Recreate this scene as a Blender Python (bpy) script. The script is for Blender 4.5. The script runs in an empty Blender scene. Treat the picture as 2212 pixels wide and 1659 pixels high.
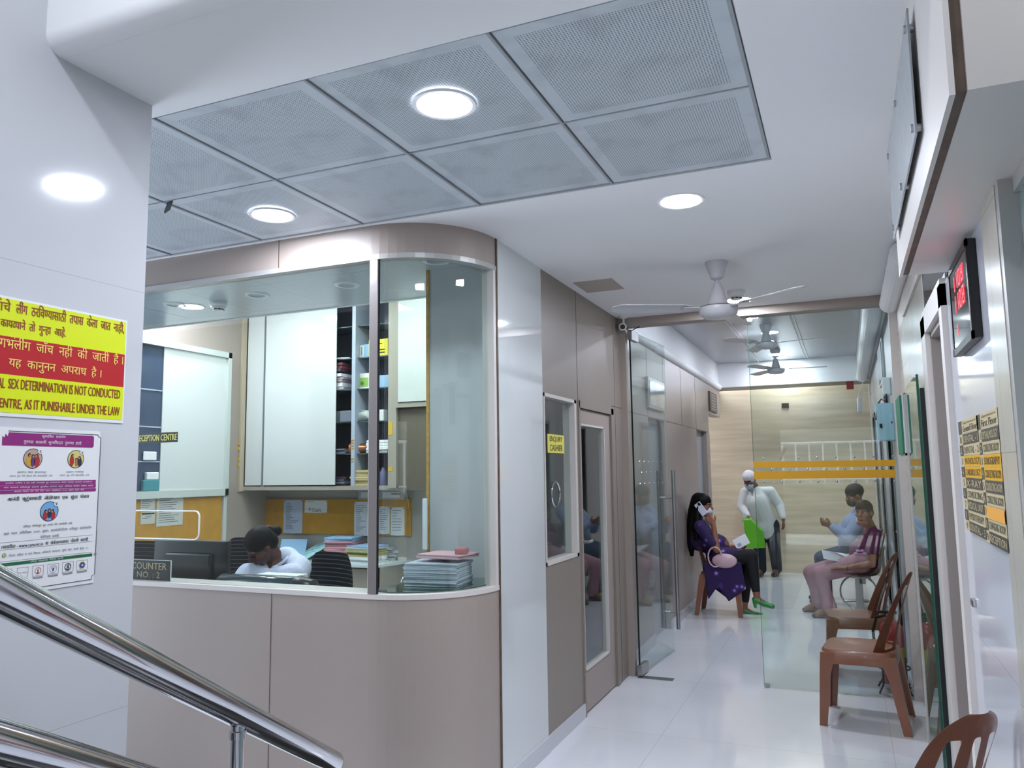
import bpy, bmesh, math, random
from mathutils import Vector, Matrix
random.seed(7)
S = bpy.context.scene
COL = S.collection
V = Vector
PI = math.pi

# ---------------------------------------------------------------- camera, world, exposure
EYE = V((0, 0, 1.5)); FPX = 1683.56
_y, _t, _r = -0.40241765, 0.1130675, -0.01332696
_F = V((math.sin(_y)*math.cos(_t), math.cos(_y)*math.cos(_t), math.sin(_t)))
_R = V((math.cos(_y), -math.sin(_y), 0)); _U = _R.cross(_F)
CX = math.cos(_r)*_R + math.sin(_r)*_U
CY = -math.sin(_r)*_R + math.cos(_r)*_U
CZ = _F
cam_d = bpy.data.cameras.new('camera'); cam = bpy.data.objects.new('camera', cam_d); COL.objects.link(cam)
cam_d.sensor_width = 36; cam_d.lens = FPX/2212*36; cam_d.clip_start = 0.02; cam_d.clip_end = 200
cam.matrix_world = Matrix(((CX.x, CY.x, -CZ.x, EYE.x), (CX.y, CY.y, -CZ.y, EYE.y), (CX.z, CY.z, -CZ.z, EYE.z), (0, 0, 0, 1)))
S.camera = cam
def _ray(px, py): return CX*((px-1106)/FPX) + CY*((829.5-py)/FPX) + CZ
# measured points of the room: a photograph pixel on a known plane
def atx(px, py, x): d = _ray(px, py); return EYE + d*(x/d.x)
def aty(px, py, y): d = _ray(px, py); return EYE + d*(y/d.y)
def atz(px, py, z): d = _ray(px, py); return EYE + d*((z-EYE.z)/d.z)

w = bpy.data.worlds.new('daylight'); S.world = w; w.use_nodes = True
w.node_tree.nodes['Background'].inputs[0].default_value = (0.72, 0.84, 1.0, 1)
w.node_tree.nodes['Background'].inputs[1].default_value = 4.2
S.view_settings.view_transform = 'Standard'; S.view_settings.look = 'None'
S.view_settings.exposure = 1.3; S.view_settings.gamma = 1; S.view_settings.use_curve_mapping = False
S.cycles.max_bounces = 10; S.cycles.diffuse_bounces = 5; S.cycles.glossy_bounces = 5
S.cycles.transparent_max_bounces = 16; S.cycles.transmission_bounces = 6
S.cycles.use_denoising = True
S.cycles.sample_clamp_indirect = 6
S.cycles.caustics_reflective = False; S.cycles.caustics_refractive = False
LAMP = 110.0            # radiance of the downlights

# ---------------------------------------------------------------- materials
def hexc(h):
    o = []
    for i in (0, 2, 4):
        c = int(h[i:i+2], 16)/255
        o.append(c/12.92 if c <= 0.04045 else ((c+0.055)/1.055)**2.4)
    return (*o, 1)
_M = {}
def mat(name, h, rough=0.5, metal=0.0, coat=0.0, bump=0.0, bscale=40, var=0.0, vscale=3, stretch=None, emit=None, es=0, spec=0.5):
    if name in _M: return _M[name]
    m = bpy.data.materials.new(name); m.use_nodes = True; _M[name] = m
    nt = m.node_tree; b = nt.nodes['Principled BSDF']
    c = hexc(h); b.inputs['Base Color'].default_value = c
    b.inputs['Roughness'].default_value = rough; b.inputs['Metallic'].default_value = metal
    b.inputs['Coat Weight'].default_value = coat; b.inputs['Coat Roughness'].default_value = 0.03
    b.inputs['Specular IOR Level'].default_value = spec
    if emit: b.inputs['Emission Color'].default_value = hexc(emit); b.inputs['Emission Strength'].default_value = es
    if bump or var:
        tc = nt.nodes.new('ShaderNodeTexCoord'); mp = nt.nodes.new('ShaderNodeMapping')
        nt.links.new(tc.outputs['Object'], mp.inputs[0])
        if stretch: mp.inputs['Scale'].default_value = stretch
    if var:
        n = nt.nodes.new('ShaderNodeTexNoise'); n.inputs['Scale'].default_value = vscale; n.inputs['Detail'].default_value = 6
        nt.links.new(mp.outputs[0], n.inputs['Vector'])
        r = nt.nodes.new('ShaderNodeValToRGB'); r.color_ramp.elements[0].position = 0.3; r.color_ramp.elements[1].position = 0.7
        r.color_ramp.elements[0].color = tuple(x*(1-var) for x in c[:3])+(1,)
        r.color_ramp.elements[1].color = tuple(min(1, x*(1+var)) for x in c[:3])+(1,)
        nt.links.new(n.outputs['Fac'], r.inputs[0]); nt.links.new(r.outputs[0], b.inputs['Base Color'])
    if bump:
        n = nt.nodes.new('ShaderNodeTexNoise'); n.inputs['Scale'].default_value = bscale; n.inputs['Detail'].default_value = 4
        nt.links.new(mp.outputs[0], n.inputs['Vector'])
        bp = nt.nodes.new('ShaderNodeBump'); bp.inputs['Strength'].default_value = bump; bp.inputs['Distance'].default_value = 0.002
        nt.links.new(n.outputs['Fac'], bp.inputs['Height']); nt.links.new(bp.outputs[0], b.inputs['Normal'])
    return m
def glass(name, tint, ior=1.5, boost=1.0):
    if name in _M: return _M[name]
    m = bpy.data.materials.new(name); m.use_nodes = True; _M[name] = m
    nt = m.node_tree; nt.nodes.remove(nt.nodes['Principled BSDF']); out = nt.nodes['Material Output']
    t = nt.nodes.new('ShaderNodeBsdfTransparent'); t.inputs[0].default_value = hexc(tint)
    g = nt.nodes.new('ShaderNodeBsdfGlossy'); g.inputs['Roughness'].default_value = 0.0; g.inputs[0].default_value = (1, 1, 1, 1)
    f = nt.nodes.new('ShaderNodeLayerWeight'); f.inputs[0].default_value = 0.5
    pw = nt.nodes.new('ShaderNodeMath'); pw.operation = 'POWER'; pw.inputs[1].default_value = 5; nt.links.new(f.outputs['Facing'], pw.inputs[0])
    mu = nt.nodes.new('ShaderNodeMath'); mu.operation = 'MULTIPLY_ADD'; mu.inputs[1].default_value = 0.9; mu.inputs[2].default_value = 0.045*boost; mu.use_clamp = True
    x = nt.nodes.new('ShaderNodeMixShader')
    nt.links.new(pw.outputs[0], mu.inputs[0]); nt.links.new(mu.outputs[0], x.inputs[0]); nt.links.new(t.outputs[0], x.inputs[1]); nt.links.new(g.outputs[0], x.inputs[2])
    nt.links.new(x.outputs[0], out.inputs[0]); return m
def tiled(name, h, rough, size, axes, gap=0.002, dark=0.6, off=(0, 0), var=0.04, vscale=2.0, coat=0.0):
    """slabs with thin joints at multiples of size in two axes of object space"""
    if name in _M: return _M[name]
    m = mat(name, h, rough, var=var, vscale=vscale, coat=coat); nt = m.node_tree; b = nt.nodes['Principled BSDF']
    tc = nt.nodes.new('ShaderNodeTexCoord'); sp = nt.nodes.new('ShaderNodeSeparateXYZ'); nt.links.new(tc.outputs['Object'], sp.inputs[0])
    def M(op, a, c=None):
        k = nt.nodes.new('ShaderNodeMath'); k.operation = op
        for i, v in enumerate((a, c)):
            if v is None: continue
            if isinstance(v, (int, float)): k.inputs[i].default_value = v
            else: nt.links.new(v, k.inputs[i])
        return k.outputs[0]
    masks = []
    for i, ax in enumerate(axes):
        if size[i] <= 0: continue
        a = M('ADD', sp.outputs['XYZ'.index(ax)], 100*size[i]-off[i]); fr = M('MODULO', a, size[i])
        masks.append(M('LESS_THAN', fr, gap))
    k = masks[0]
    for q in masks[1:]: k = M('MAXIMUM', k, q)
    src = b.inputs['Base Color'].links[0].from_socket
    mx = nt.nodes.new('ShaderNodeMix'); mx.data_type = 'RGBA'; mx.blend_type = 'MIX'
    c = hexc(h); mx.inputs[7].default_value = tuple(x*dark for x in c[:3])+(1,)
    nt.links.new(k, mx.inputs[0]); nt.links.new(src, mx.inputs[6]); nt.links.new(mx.outputs[2], b.inputs['Base Color'])
    return m

M_ceil = mat('ceiling_paint', 'f0f0f0', 0.6, bump=0.05, bscale=8)
M_beige = mat('beige_laminate', 'a1948c', 0.42, bump=0.12, bscale=300, var=0.02, vscale=2)
M_beige2 = mat('beige_laminate_dark', '8c8178', 0.42, bump=0.12, bscale=300)
M_lobby = mat('darkened_lobby_wall', '4f4841', 0.5)  # walls out of view, darkened to weaken their reflection in the glass
M_cream = mat('cream_paint', 'd3ccc6', 0.4)
M_floor = tiled('white_floor_slabs', 'dedfe4', 0.10, (1.2, 1.2), 'XY', gap=0.003, dark=0.72, off=(-1.06, 4.59-3.6), var=0.05, vscale=1.6, coat=0.2)
M_pillar = tiled('white_cladding', 'c6c7ca', 0.09, (0, 1.22), 'YZ', gap=0.002, dark=0.75, off=(0, 0.842), var=0.015)
M_wtile = tiled('white_wall_tile', 'c6c6cc', 0.07, (0.9, 0.6), 'YZ', gap=0.002, dark=0.7, off=(2.32, 0.35), var=0.02)
M_stone = tiled('beige_stone_tile', 'b5b0a4', 0.22, (0.6, 0.6), 'YZ', gap=0.003, dark=0.7, off=(5.2, 0.33), var=0.04, vscale=5)
M_marble = mat('beige_marble', 'cdbda2', 0.16, var=0.12, vscale=2.2, stretch=(0.6, 1, 7))
M_wglass = mat('back_painted_glass', 'd0d4d4', 0.05, coat=0.6)
M_gray = mat('grey_laminate', '9a9c9e', 0.4)
M_steel = mat('stainless_steel', 'c8c8cc', 0.09, 1.0)
M_steelb = mat('brushed_steel', 'b0b0b2', 0.28, 1.0)
M_alu = mat('aluminium_frame', 'b7b5b2', 0.35, 0.3)
M_brown = mat('brown_groove', '5c4a3d', 0.5, var=0.3, vscale=20)
M_black = mat('black_plastic', '141416', 0.35)
M_white = mat('white_plastic', 'e2e2e2', 0.35)
M_paper = mat('paper', 'e4e6ea', 0.7)
M_glass = glass('clear_glass', 'f7fbfa', boost=0.7)
M_glassg = glass('green_glass', 'f3f9f7', boost=0.65)
M_gedge = mat('glass_edge', '2c5a4c', 0.1)
M_amber = mat('amber_tape', 'd39a10', 0.5)
M_fan = mat('fan_enamel', 'c9c8cb', 0.3)
M_lamp = mat('lamp_diffuser', 'ffffff', 0.5, emit='e9f0ff', es=LAMP)
M_ink = mat('black_ink', '1b1b1e', 0.6)

# ---------------------------------------------------------------- mesh helpers
def mesh(name, bm, m, parent=None, smooth=False, loc=None):
    me = bpy.data.meshes.new(name)
    if not isinstance(bm, bmesh.types.BMesh): me = bm
    else:
        bmesh.ops.recalc_face_normals(bm, faces=bm.faces); bm.to_mesh(me); bm.free()
    me.name = name
    if m is not None: me.materials.clear(); me.materials.append(m)
    if smooth:
        for p in me.polygons: p.use_smooth = True
    o = bpy.data.objects.new(name, me); COL.objects.link(o)
    if parent is not None: o.parent = parent
    if smooth and smooth != 'all':
        try: me.set_sharp_from_angle(angle=0.7)
        except Exception: pass
    return o
def tag(o, label=None, cat=None, group=None, kind=None):
    if label: o['label'] = label
    if cat: o['category'] = cat
    if group: o['group'] = group
    if kind: o['kind'] = kind
    return o
def thing(name, label, cat, loc=(0, 0, 0), rz=0, group=None):
    o = bpy.data.objects.new(name, None); COL.objects.link(o); o.location = loc; o.rotation_euler = (0, 0, rz)
    o.empty_display_size = 0.1
    return tag(o, label, cat, group)
def struct(name, bm, m): return tag(mesh(name, bm, m), kind='structure')
def copy_tree(o, parent=None):
    c = o.copy(); COL.objects.link(c)
    if parent is not None: c.parent = parent
    for ch in [x for x in bpy.data.objects if x.parent == o]: copy_tree(ch, c)
    return c
def B(): return bmesh.new()
def box(bm, a, b, bev=0.0):
    (x0, y0, z0), (x1, y1, z1) = a, b
    x0, x1 = sorted((x0, x1)); y0, y1 = sorted((y0, y1)); z0, z1 = sorted((z0, z1))
    vs = [bm.verts.new(p) for p in ((x0,y0,z0),(x1,y0,z0),(x1,y1,z0),(x0,y1,z0),(x0,y0,z1),(x1,y0,z1),(x1,y1,z1),(x0,y1,z1))]
    fs = [bm.faces.new([vs[i] for i in q]) for q in ((3,2,1,0),(4,5,6,7),(0,1,5,4),(1,2,6,5),(2,3,7,6),(3,0,4,7))]
    if bev:
        es = list({e for f in fs for e in f.edges})
        bmesh.ops.bevel(bm, geom=es, offset=bev, segments=2, affect='EDGES', profile=0.5)
    return bm
def bx(a, b, bev=0.0): return box(B(), a, b, bev)
def frame_of(d):
    d = d.normalized(); u = V((0, 0, 1)) if abs(d.z) < 0.9 else V((1, 0, 0))
    a = d.cross(u).normalized(); return a, d.cross(a).normalized()
def tube(bm, pts, r, seg=12, cap=True, rs=None):
    pts = [V(p) for p in pts]; rings = []; n = len(pts); a = None
    for i, p in enumerate(pts):
        d = (pts[min(i+1, n-1)]-pts[max(i-1, 0)]).normalized()
        if a is None: a, b = frame_of(d)
        else:
            a = (a-d*a.dot(d)).normalized(); b = d.cross(a)
        rr = rs[i] if rs else r
        rings.append([bm.verts.new(p+a*rr*math.cos(2*PI*k/seg)+b*rr*math.sin(2*PI*k/seg)) for k in range(seg)])
    for i in range(n-1):
        for k in range(seg): bm.faces.new((rings[i][k], rings[i][(k+1) % seg], rings[i+1][(k+1) % seg], rings[i+1][k]))
    if cap: bm.faces.new(rings[0][::-1]); bm.faces.new(rings[-1])
    return bm
def lathe(bm, prof, c=(0, 0, 0), seg=32, axis='z'):
    """prof: (radius, height) list; closes at radius 0"""
    c = V(c); rings = []
    for r, h in prof:
        if r < 1e-6:
            p = V((0, 0, h)); rings.append([bm.verts.new(c+(p if axis == 'z' else V((h, 0, 0)) if axis == 'x' else V((0, h, 0))))])
        else:
            ring = []
            for k in range(seg):
                q = 2*PI*k/seg; u, v = r*math.cos(q), r*math.sin(q)
                p = V((u, v, h)) if axis == 'z' else V((h, u, v)) if axis == 'x' else V((v, h, u))
                ring.append(bm.verts.new(c+p))
            rings.append(ring)
    for a, b in zip(rings, rings[1:]):
        if len(a) == 1 and len(b) == 1: continue
        for k in range(seg):
            k2 = (k+1) % seg
            if len(a) == 1: bm.faces.new((a[0], b[k2], b[k]))
            elif len(b) == 1: bm.faces.new((a[k], a[k2], b[0]))
            else: bm.faces.new((a[k], a[k2], b[k2], b[k]))
    return bm
def prism(bm, poly, n0, n1, fn):
    """poly of (u,v); fn(u,v,n)->xyz"""
    a = [bm.verts.new(fn(u, v, n0)) for u, v in poly]; b = [bm.verts.new(fn(u, v, n1)) for u, v in poly]
    k = len(poly)
    bm.faces.new(a[::-1]); bm.faces.new(b)
    for i in range(k): bm.faces.new((a[i], a[(i+1) % k], b[(i+1) % k], b[i]))
    return bm
def wall_ribbon(path, z0, z1, th):
    """vertical sheet of thickness th along a plan path, thickened to the left of the path direction"""
    bm = B(); P = [V((p[0], p[1])) for p in path]; n = len(P); L = []
    for i in range(n):
        d = (P[min(i+1, n-1)]-P[max(i-1, 0)]).normalized(); nn = V((-d.y, d.x))
        q = P[i]+nn*th
        L.append([bm.verts.new((P[i].x, P[i].y, z0)), bm.verts.new((P[i].x, P[i].y, z1)), bm.verts.new((q.x, q.y, z1)), bm.verts.new((q.x, q.y, z0))])
    for a, b in zip(L, L[1:]):
        for k in range(4): bm.faces.new((a[k], b[k], b[(k+1) % 4], a[(k+1) % 4]))
    bm.faces.new(L[0][::-1]); bm.faces.new(L[-1]); return bm

# ---------------------------------------------------------------- lettering
_wcache = {}
def _raw(s):
    c = bpy.data.curves.new('t', 'FONT'); c.body = s; c.resolution_u = 2
    o = bpy.data.objects.new('t', c); COL.objects.link(o)
    dg = bpy.context.evaluated_depsgraph_get(); dg.update()
    me = bpy.data.meshes.new_from_object(o.evaluated_get(dg))
    bpy.data.objects.remove(o); bpy.data.curves.remove(c); return me
def _w(s):
    if s not in _wcache:
        a = _raw(s+'|'); b = _raw('|'); _wcache[s] = max(v.co.x for v in a.vertices)-max(v.co.x for v in b.vertices)
    return _wcache[s]
def text_geo(s):
    """vertices and faces of a line; '<x>' is a half letter, '^' puts a reph hook over the previous letter"""
    Vs, Fs = [], []; x = 0
    import re
    for tok in re.findall(r'<[^>]+>|\^|[^<>^]+', s):
        if tok == '^':
            r = 0.16; cx, cy = x-0.10, 0.78; n = 8; base = len(Vs)
            for i in range(n+1):
                q = -0.4+i/n*3.4
                for rr in (r, r-0.06): Vs.append((cx+rr*math.cos(q), cy+rr*math.sin(q)*0.8))
            for i in range(n): Fs.append((base+2*i, base+2*i+1, base+2*i+3, base+2*i+2))
            continue
        half = tok[0] == '<'; t = tok.strip('<>')
        me = _raw(t); ww = _w(t); base = len(Vs)
        if half:
            bmx = B(); bmx.from_mesh(me); cut = ww*0.70
            bmesh.ops.bisect_plane(bmx, geom=bmx.verts[:]+bmx.edges[:]+bmx.faces[:], plane_co=(cut, 0, 0), plane_no=(1, 0, 0), clear_outer=True)
            bmx.verts.index_update()
            Vs += [(v.co.x+x, v.co.y) for v in bmx.verts]; Fs += [tuple(v.index+base for v in f.verts) for f in bmx.faces]
            bmx.free(); x += cut
        else:
            Vs += [(v.co.x+x, v.co.y) for v in me.vertices]; Fs += [tuple(i+base for i in p.vertices) for p in me.polygons]; x += ww
        bpy.data.meshes.remove(me)
    return Vs, Fs
class Sign:
    """a flat board with printing on it: u along U, v along W, measured in metres from its lower left corner"""
    def __init__(self, O, U, W):
        self.O, self.U, self.W = V(O), V(U).normalized(), V(W).normalized(); self.N = self.U.cross(self.W); self.L = {}
    def loc(self, p): d = V(p)-self.O; return d.dot(self.U), d.dot(self.W)
    def P(self, u, v, n=0): return self.O+self.U*u+self.W*v+self.N*n
    def bm(self, k, m): 
        if k not in self.L: self.L[k] = (B(), m)
        return self.L[k][0]
    def rect(self, k, m, u0, v0, u1, v1, n=0.001, t=0.0004):
        prism(self.bm(k, m), [(u0, v0), (u1, v0), (u1, v1), (u0, v1)], n-t, n, self.P)
    def poly(self, k, m, pts, n=0.001, t=0.0004): prism(self.bm(k, m), pts, n-t, n, self.P)
    def disc(self, k, m, u, v, r, n=0.001, r0=None, seg=24, ry=None):
        if k.startswith(('picture', 'white_badge', 'blue_logo', 'black_logo')): self.nt = getattr(self, 'nt', 0)+1; k = '%s#d%d' % (k.split('#')[0], self.nt)
        b = self.bm(k, m); ry = ry or r
        if r0 is None: prism(b, [(u+r*math.cos(2*PI*i/seg), v+ry*math.sin(2*PI*i/seg)) for i in range(seg)], n-0.0004, n, self.P)
        else:
            o = [b.verts.new(self.P(u+r*math.cos(2*PI*i/seg), v+ry*math.sin(2*PI*i/seg), n)) for i in range(seg)]
            q = [b.verts.new(self.P(u+r0*math.cos(2*PI*i/seg), v+r0*math.sin(2*PI*i/seg), n)) for i in range(seg)]
            for i in range(seg): b.faces.new((o[i], o[(i+1) % seg], q[(i+1) % seg], q[i]))
    def text(self, k, m, s, u0, v0, u1, v1, n=0.0016, bold=0.0):
        Vs, Fs = text_geo(s)
        if not Vs: return
        xs = [p[0] for p in Vs]; ys = [p[1] for p in Vs]; ax, bx_ = min(xs), max(xs); ay, by = min(ys), max(ys)
        self.nt = getattr(self, 'nt', 0)+1; b = self.bm('%s#%d' % (k, self.nt), m); sx = (u1-u0)/(bx_-ax); sy = (v1-v0)/max(by-ay, 1e-5)
        for dx in ((0,) if not bold else (-bold, bold)):
            vv = [b.verts.new(self.P(u0+(x-ax)*sx+dx, v0+(y-ay)*sy, n+dx*0.01)) for x, y in Vs]
            for f in Fs:
                try: b.faces.new([vv[i] for i in f])
                except ValueError: pass
    def build(self, parent):
        for k, (b, m) in self.L.items():
            me = bpy.data.meshes.new(k); b.to_mesh(me); b.free(); me.materials.append(m)
            o = bpy.data.objects.new(k.split('#')[0], me); COL.objects.link(o); o.parent = parent
    def slab(self, w, h, t=0.002): return prism(B(), [(0, 0), (w, 0), (w, h), (0, h)], 0, t, self.P)

# ================================================================ THE SETTING
CZH = 2.668; XL = -1.56; XI = -1.62; XR = 0.365; YP = 5.83; YC = 3.03; XP = -1.957
struct('floor', bx((-6, -5, -0.1), (2.2, 12.4, 0)), M_floor)
M_steps = mat('black_granite', '14120f', 0.25, var=0.3, vscale=40)  # unseen dark steps and landing, added for the handrail's dark reflection
b = bx((XP+0.001, -1.5, 0), (-0.62, 2.6, 0.004))
for i in range(4): box(b, (XP+0.001, -1.5, i*0.155), (-1.02, 1.30-i*0.29, (i+1)*0.155))
struct('floor', b, M_steps)
# ceilings
b = B(); TX = [-3.835, -3.233, -2.631, -2.029, -1.42, -0.818, -0.203]; TY = [1.790, 2.393, 3.006]
box(b, (XP-4, 1.42, CZH+0.02), (2.0, TY[0], CZH+0.12)); box(b, (XP-4, TY[2], CZH+0.02), (2.0, 4.26, CZH+0.12)); box(b, (XL-0.09, 4.26, CZH+0.02), (2.0, 5.9, CZH+0.12))
box(b, (TX[-1], TY[0], CZH+0.02), (2.0, TY[2], CZH+0.12)); box(b, (-6, TY[0], CZH+0.06), (TX[-1], TY[2], CZH+0.12))
bm_ = b
for (x0, y0, x1, y1) in ((-6, 1.4135, 2, TY[0]-0.006), (-6, TY[2]+0.006, 2, 4.26), (XL-0.09, 4.26, 2, 5.9), (TX[-1]+0.006, TY[0]-0.006, 2, TY[2]+0.006)):
    box(bm_, (x0, y0, CZH), (x1, y1, CZH+0.03))
struct('ceiling', bm_, M_ceil)
# rounded bulkhead face where the higher stair hall begins
b = B(); pr = [(1.36, 3.7)]+[(1.36+0.05*(1-math.cos(a)), CZH+0.05-0.05*math.sin(a)) for a in [i*PI/40 for i in range(21)]]+[(1.413, CZH), (1.413, 3.7)]
prism(b, pr, XP, 2.0, lambda u, v, n: V((n, u, v))); struct('wall_bulkhead', b, M_ceil)
struct('ceiling', bx((-2.1, -5, 3.6), (2.2, 1.355, 3.7)), M_ceil)
# white pillar wall on the left
struct('wall_left', bx((XP-0.35, -5, 0), (XP, 1.721, 3.7)), M_pillar)
struct('wall_left', bx((-6, 1.3, 0), (XP-0.35, 1.5, 2.7)), M_lobby)
struct('wall_entrance', box(box(bx((-2.3, -5, 2.28), (2.2, -4.8, 3.7)), (-2.3, -5, 0), (-1.2, -4.8, 2.28)), (0.75, -5, 0), (2.2, -4.8, 2.28)), M_lobby)
struct('wall_lobby', bx((2.0, -5, 0), (2.2, 1.56, 3.7)), M_lobby)
# outside, seen only in reflections
struct('ground', bx((-9, -12, -0.15), (9, -5, -0.02)), mat('street_paving', 'dcd6ca', 0.8, var=0.15, vscale=4))
tag(mesh('boundary_wall', box(bx((-9, -8.2, -0.02), (9, -8, 1.0)), (-9, -8.25, 1.0), (9, -7.95, 1.14), 0.01), mat('cream_render', '7d7058', 0.8)), 'cream street wall with pale coping outside the entrance', 'wall')
struct('wall_sky_block', bx((-12, -13, -0.1), (12, -12.6, 7)), mat('sky_block_grey', '77776c', 0.8, var=0.3, vscale=1.5))  # unseen facade, added to block the sky's reflection in the glass
t = thing('railing', 'white metal railing standing on the street wall outside the entrance', 'railing')
b = B(); tube(b, [(-9, -8.1, 2.1), (9, -8.1, 2.1)], 0.03, 8); tube(b, [(-9, -8.1, 1.25), (9, -8.1, 1.25)], 0.025, 8); mesh('rail', b, M_white, t)
b = B()
for i in range(60): tube(b, [(-8.9+i*0.3, -8.1, 1.13), (-8.9+i*0.3, -8.1, 2.1)], 0.022, 6)
mesh('bars', b, M_white, t)

# counter front with the curved corner
ARC = [(-5.6, YC), (-2.55, YC), (-2.0, YC)]+[(-2.0+0.44*math.sin(a), YC+0.44*(1-math.cos(a))) for a in [i*PI/32 for i in range(1, 17)]]
def offs(path, d): 
    P = [V((p[0], p[1])) for p in path]; o = []
    for i in range(len(P)):
        t_ = (P[min(i+1, len(P)-1)]-P[max(i-1, 0)]).normalized(); o.append(P[i]+V((-t_.y, t_.x))*d)
    return o
L1 = wall_ribbon(ARC, 0, 0.945, 0.10); struct('wall_counter', L1, M_beige)
struct('trim_1', wall_ribbon([tuple(p) for p in offs(ARC, -0.004)], 0.945, 0.967, 0.16), M_cream)
struct('wall_fascia', wall_ribbon(ARC, 2.520, CZH+0.01, 0.10), M_beige)
struct('trim_2', wall_ribbon([tuple(p) for p in offs(ARC, -0.005)], 2.500, 2.524, 0.055), M_alu)
for z0, z1 in ((0, 0.945), (2.525, CZH)): struct('trim_3', bx((-2.545, YC-0.0012, z0), (-2.541, YC+0.01, z1)), M_brown)
struct('trim_4', bx((XL-0.06, 3.44, 0.967), (XL+0.002, 3.468, 2.52)), M_cream)
struct('trim_5', box(bx((XL-0.02, 3.470, 0), (XL+0.006, 3.478, CZH)), (XL-0.02, 3.483, 0), (XL+0.004, 3.489, CZH)), M_brown)
t = thing('counter_glass', 'flat clear glass of the reception counter left of the steel mullion', 'glass panel')
gp = [(-5.6, YC+0.03), (-1.955, YC+0.03)]
mesh('pane', wall_ribbon(gp, 0.967, 2.505, 0.008), M_glass, t)
c0 = aty(432, 1104, YC+0.028); c1 = aty(432, 1166, YC+0.028)
rr = 0.03; pts = [(-4.2, YC+0.026, c0.z)]+[(c0.x-rr+rr*math.sin(a), YC+0.026, c0.z-rr+rr*math.cos(a)) for a in [i*PI/12 for i in range(7)]]
pts += [(c0.x-rr+rr*math.cos(a), YC+0.026, c1.z+rr-rr*math.sin(a)) for a in [i*PI/12 for i in range(7)]]+[(-4.2, YC+0.026, c1.z)]
mesh('cutout_edge', tube(B(), pts, 0.004, 6), mat('polished_edge', 'eef2f0', 0.1, emit=None), t, True)
t = thing('curved_glass', 'curved clear glass at the rounded corner of the reception counter', 'glass panel')
mesh('pane', wall_ribbon(offs([(-1.94, YC+0.003)]+ARC[4:], 0.03), 0.967, 2.505, 0.008), M_glassg, t)
t = thing('steel_mullion', 'upright brushed steel post between the flat and curved counter glass', 'post')
mesh('post', bx((-2.006, YC-0.004, 0.968), (-1.961, YC+0.012, 2.50), 0.002), mat('mullion_steel', '8d8684', 0.35, 0.35, bump=0.3, bscale=25), t)
mesh('seal', bx((-1.9605, YC+0.0, 0.968), (-1.9575, YC+0.012, 2.50)), M_black, t)

# corridor side: white back-painted panel, beige wall with window and door
struct('wall_corridor', bx((XL-0.08, 3.49, 0.085), (XL, 4.105, CZH)), M_wglass)
b = B()
W0, W1, WZ0, WZ1 = 4.125, 4.70, 0.98, 1.95; D0, D1, DZ = 4.755, 5.525, 1.955
x0, x1 = XL-0.08, XL-0.004
box(b, (x0, 4.11, WZ1), (x1, D0-0.01, CZH)); box(b, (x0, 4.11, 0.085), (x1, D0-0.01, WZ0)); box(b, (x0, D0-0.01, DZ), (x1, 5.80, CZH))
box(b, (x0, W1, WZ0), (x1, D0-0.01, WZ1)); box(b, (x0, 4.11, WZ0), (x1, W0, WZ1)); box(b, (x0, D1, 0), (x1, 5.80, DZ))
struct('wall_corridor', b, M_beige2)
for yy, za, zb_ in ((4.745, DZ, CZH), (5.62, 0.0, CZH)): struct('trim_6', bx((XL-0.01, yy, za), (XL-0.0025, yy+0.003, zb_)), M_brown)
struct('trim_6', bx((XL-0.01, 5.53, 1.975), (XL-0.0025, 5.80, 1.978)), M_brown)
struct('baseboard_left', box(bx((XL-0.08, 3.47, 0), (XL+0.008, 4.115, 0.085)), (XL-0.08, 4.115, 0), (XL+0.004, D0-0.01, 0.085)), M_wtile)
# window with the speaking hole
b = B(); fw = 0.035
box(b, (x0, W0, WZ0), (XL, W0+0.012, WZ1)); box(b, (x0, W1-fw, WZ0), (XL, W1, WZ1)); box(b, (x0, W0, WZ0), (XL, W1, WZ0+0.02)); box(b, (x0, W0, WZ1-0.02), (XL, W1, WZ1))
wn = struct('window_1', b, M_cream); mesh('pane', bx((XL-0.045, W0+0.012, WZ0+0.02), (XL-0.037, W1-fw, WZ1-0.02)), M_glassg, wn)
p = atx(1200, 1067, XL-0.036); b = B(); R_ = atx(1200, 1041, XL-0.036).z-p.z
b2 = []
for k in range(33): a = 2*PI*k/32; b2.append((XL-0.034, p.y+R_*math.cos(a), p.z+R_*math.sin(a)))
mesh('speaking_hole_rim', tube(b, b2, 0.006, 6, False), M_steel, wn, True)
s = Sign(atx(1183, 978, XL-0.034), (0, 1, 0), (0, 0, 1)); c = s.loc(atx(1218, 941, XL-0.034)); SW, SH = abs(c[0]), c[1]
t = thing('enquiry_sign', 'small yellow ENQUIRY CASHIER sticker on the corridor window', 'sign')
yl = mat('sign_yellow', 'e8dc62', 0.5); mesh('sheet', prism(B(), [(0, 0), (SW, 0), (SW, SH), (0, SH)], 0, 0.001, s.P), yl, t)
# seen from the corridor the board is read left to right along +y
s.text('lettering', M_ink, 'ENQUIRY', SW*0.12, SH*0.57, SW*0.88, SH*0.90, 0.0022); s.text('lettering', M_ink, 'CASHIER', SW*0.12, SH*0.12, SW*0.88, SH*0.45, 0.0022); s.build(t)
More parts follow.
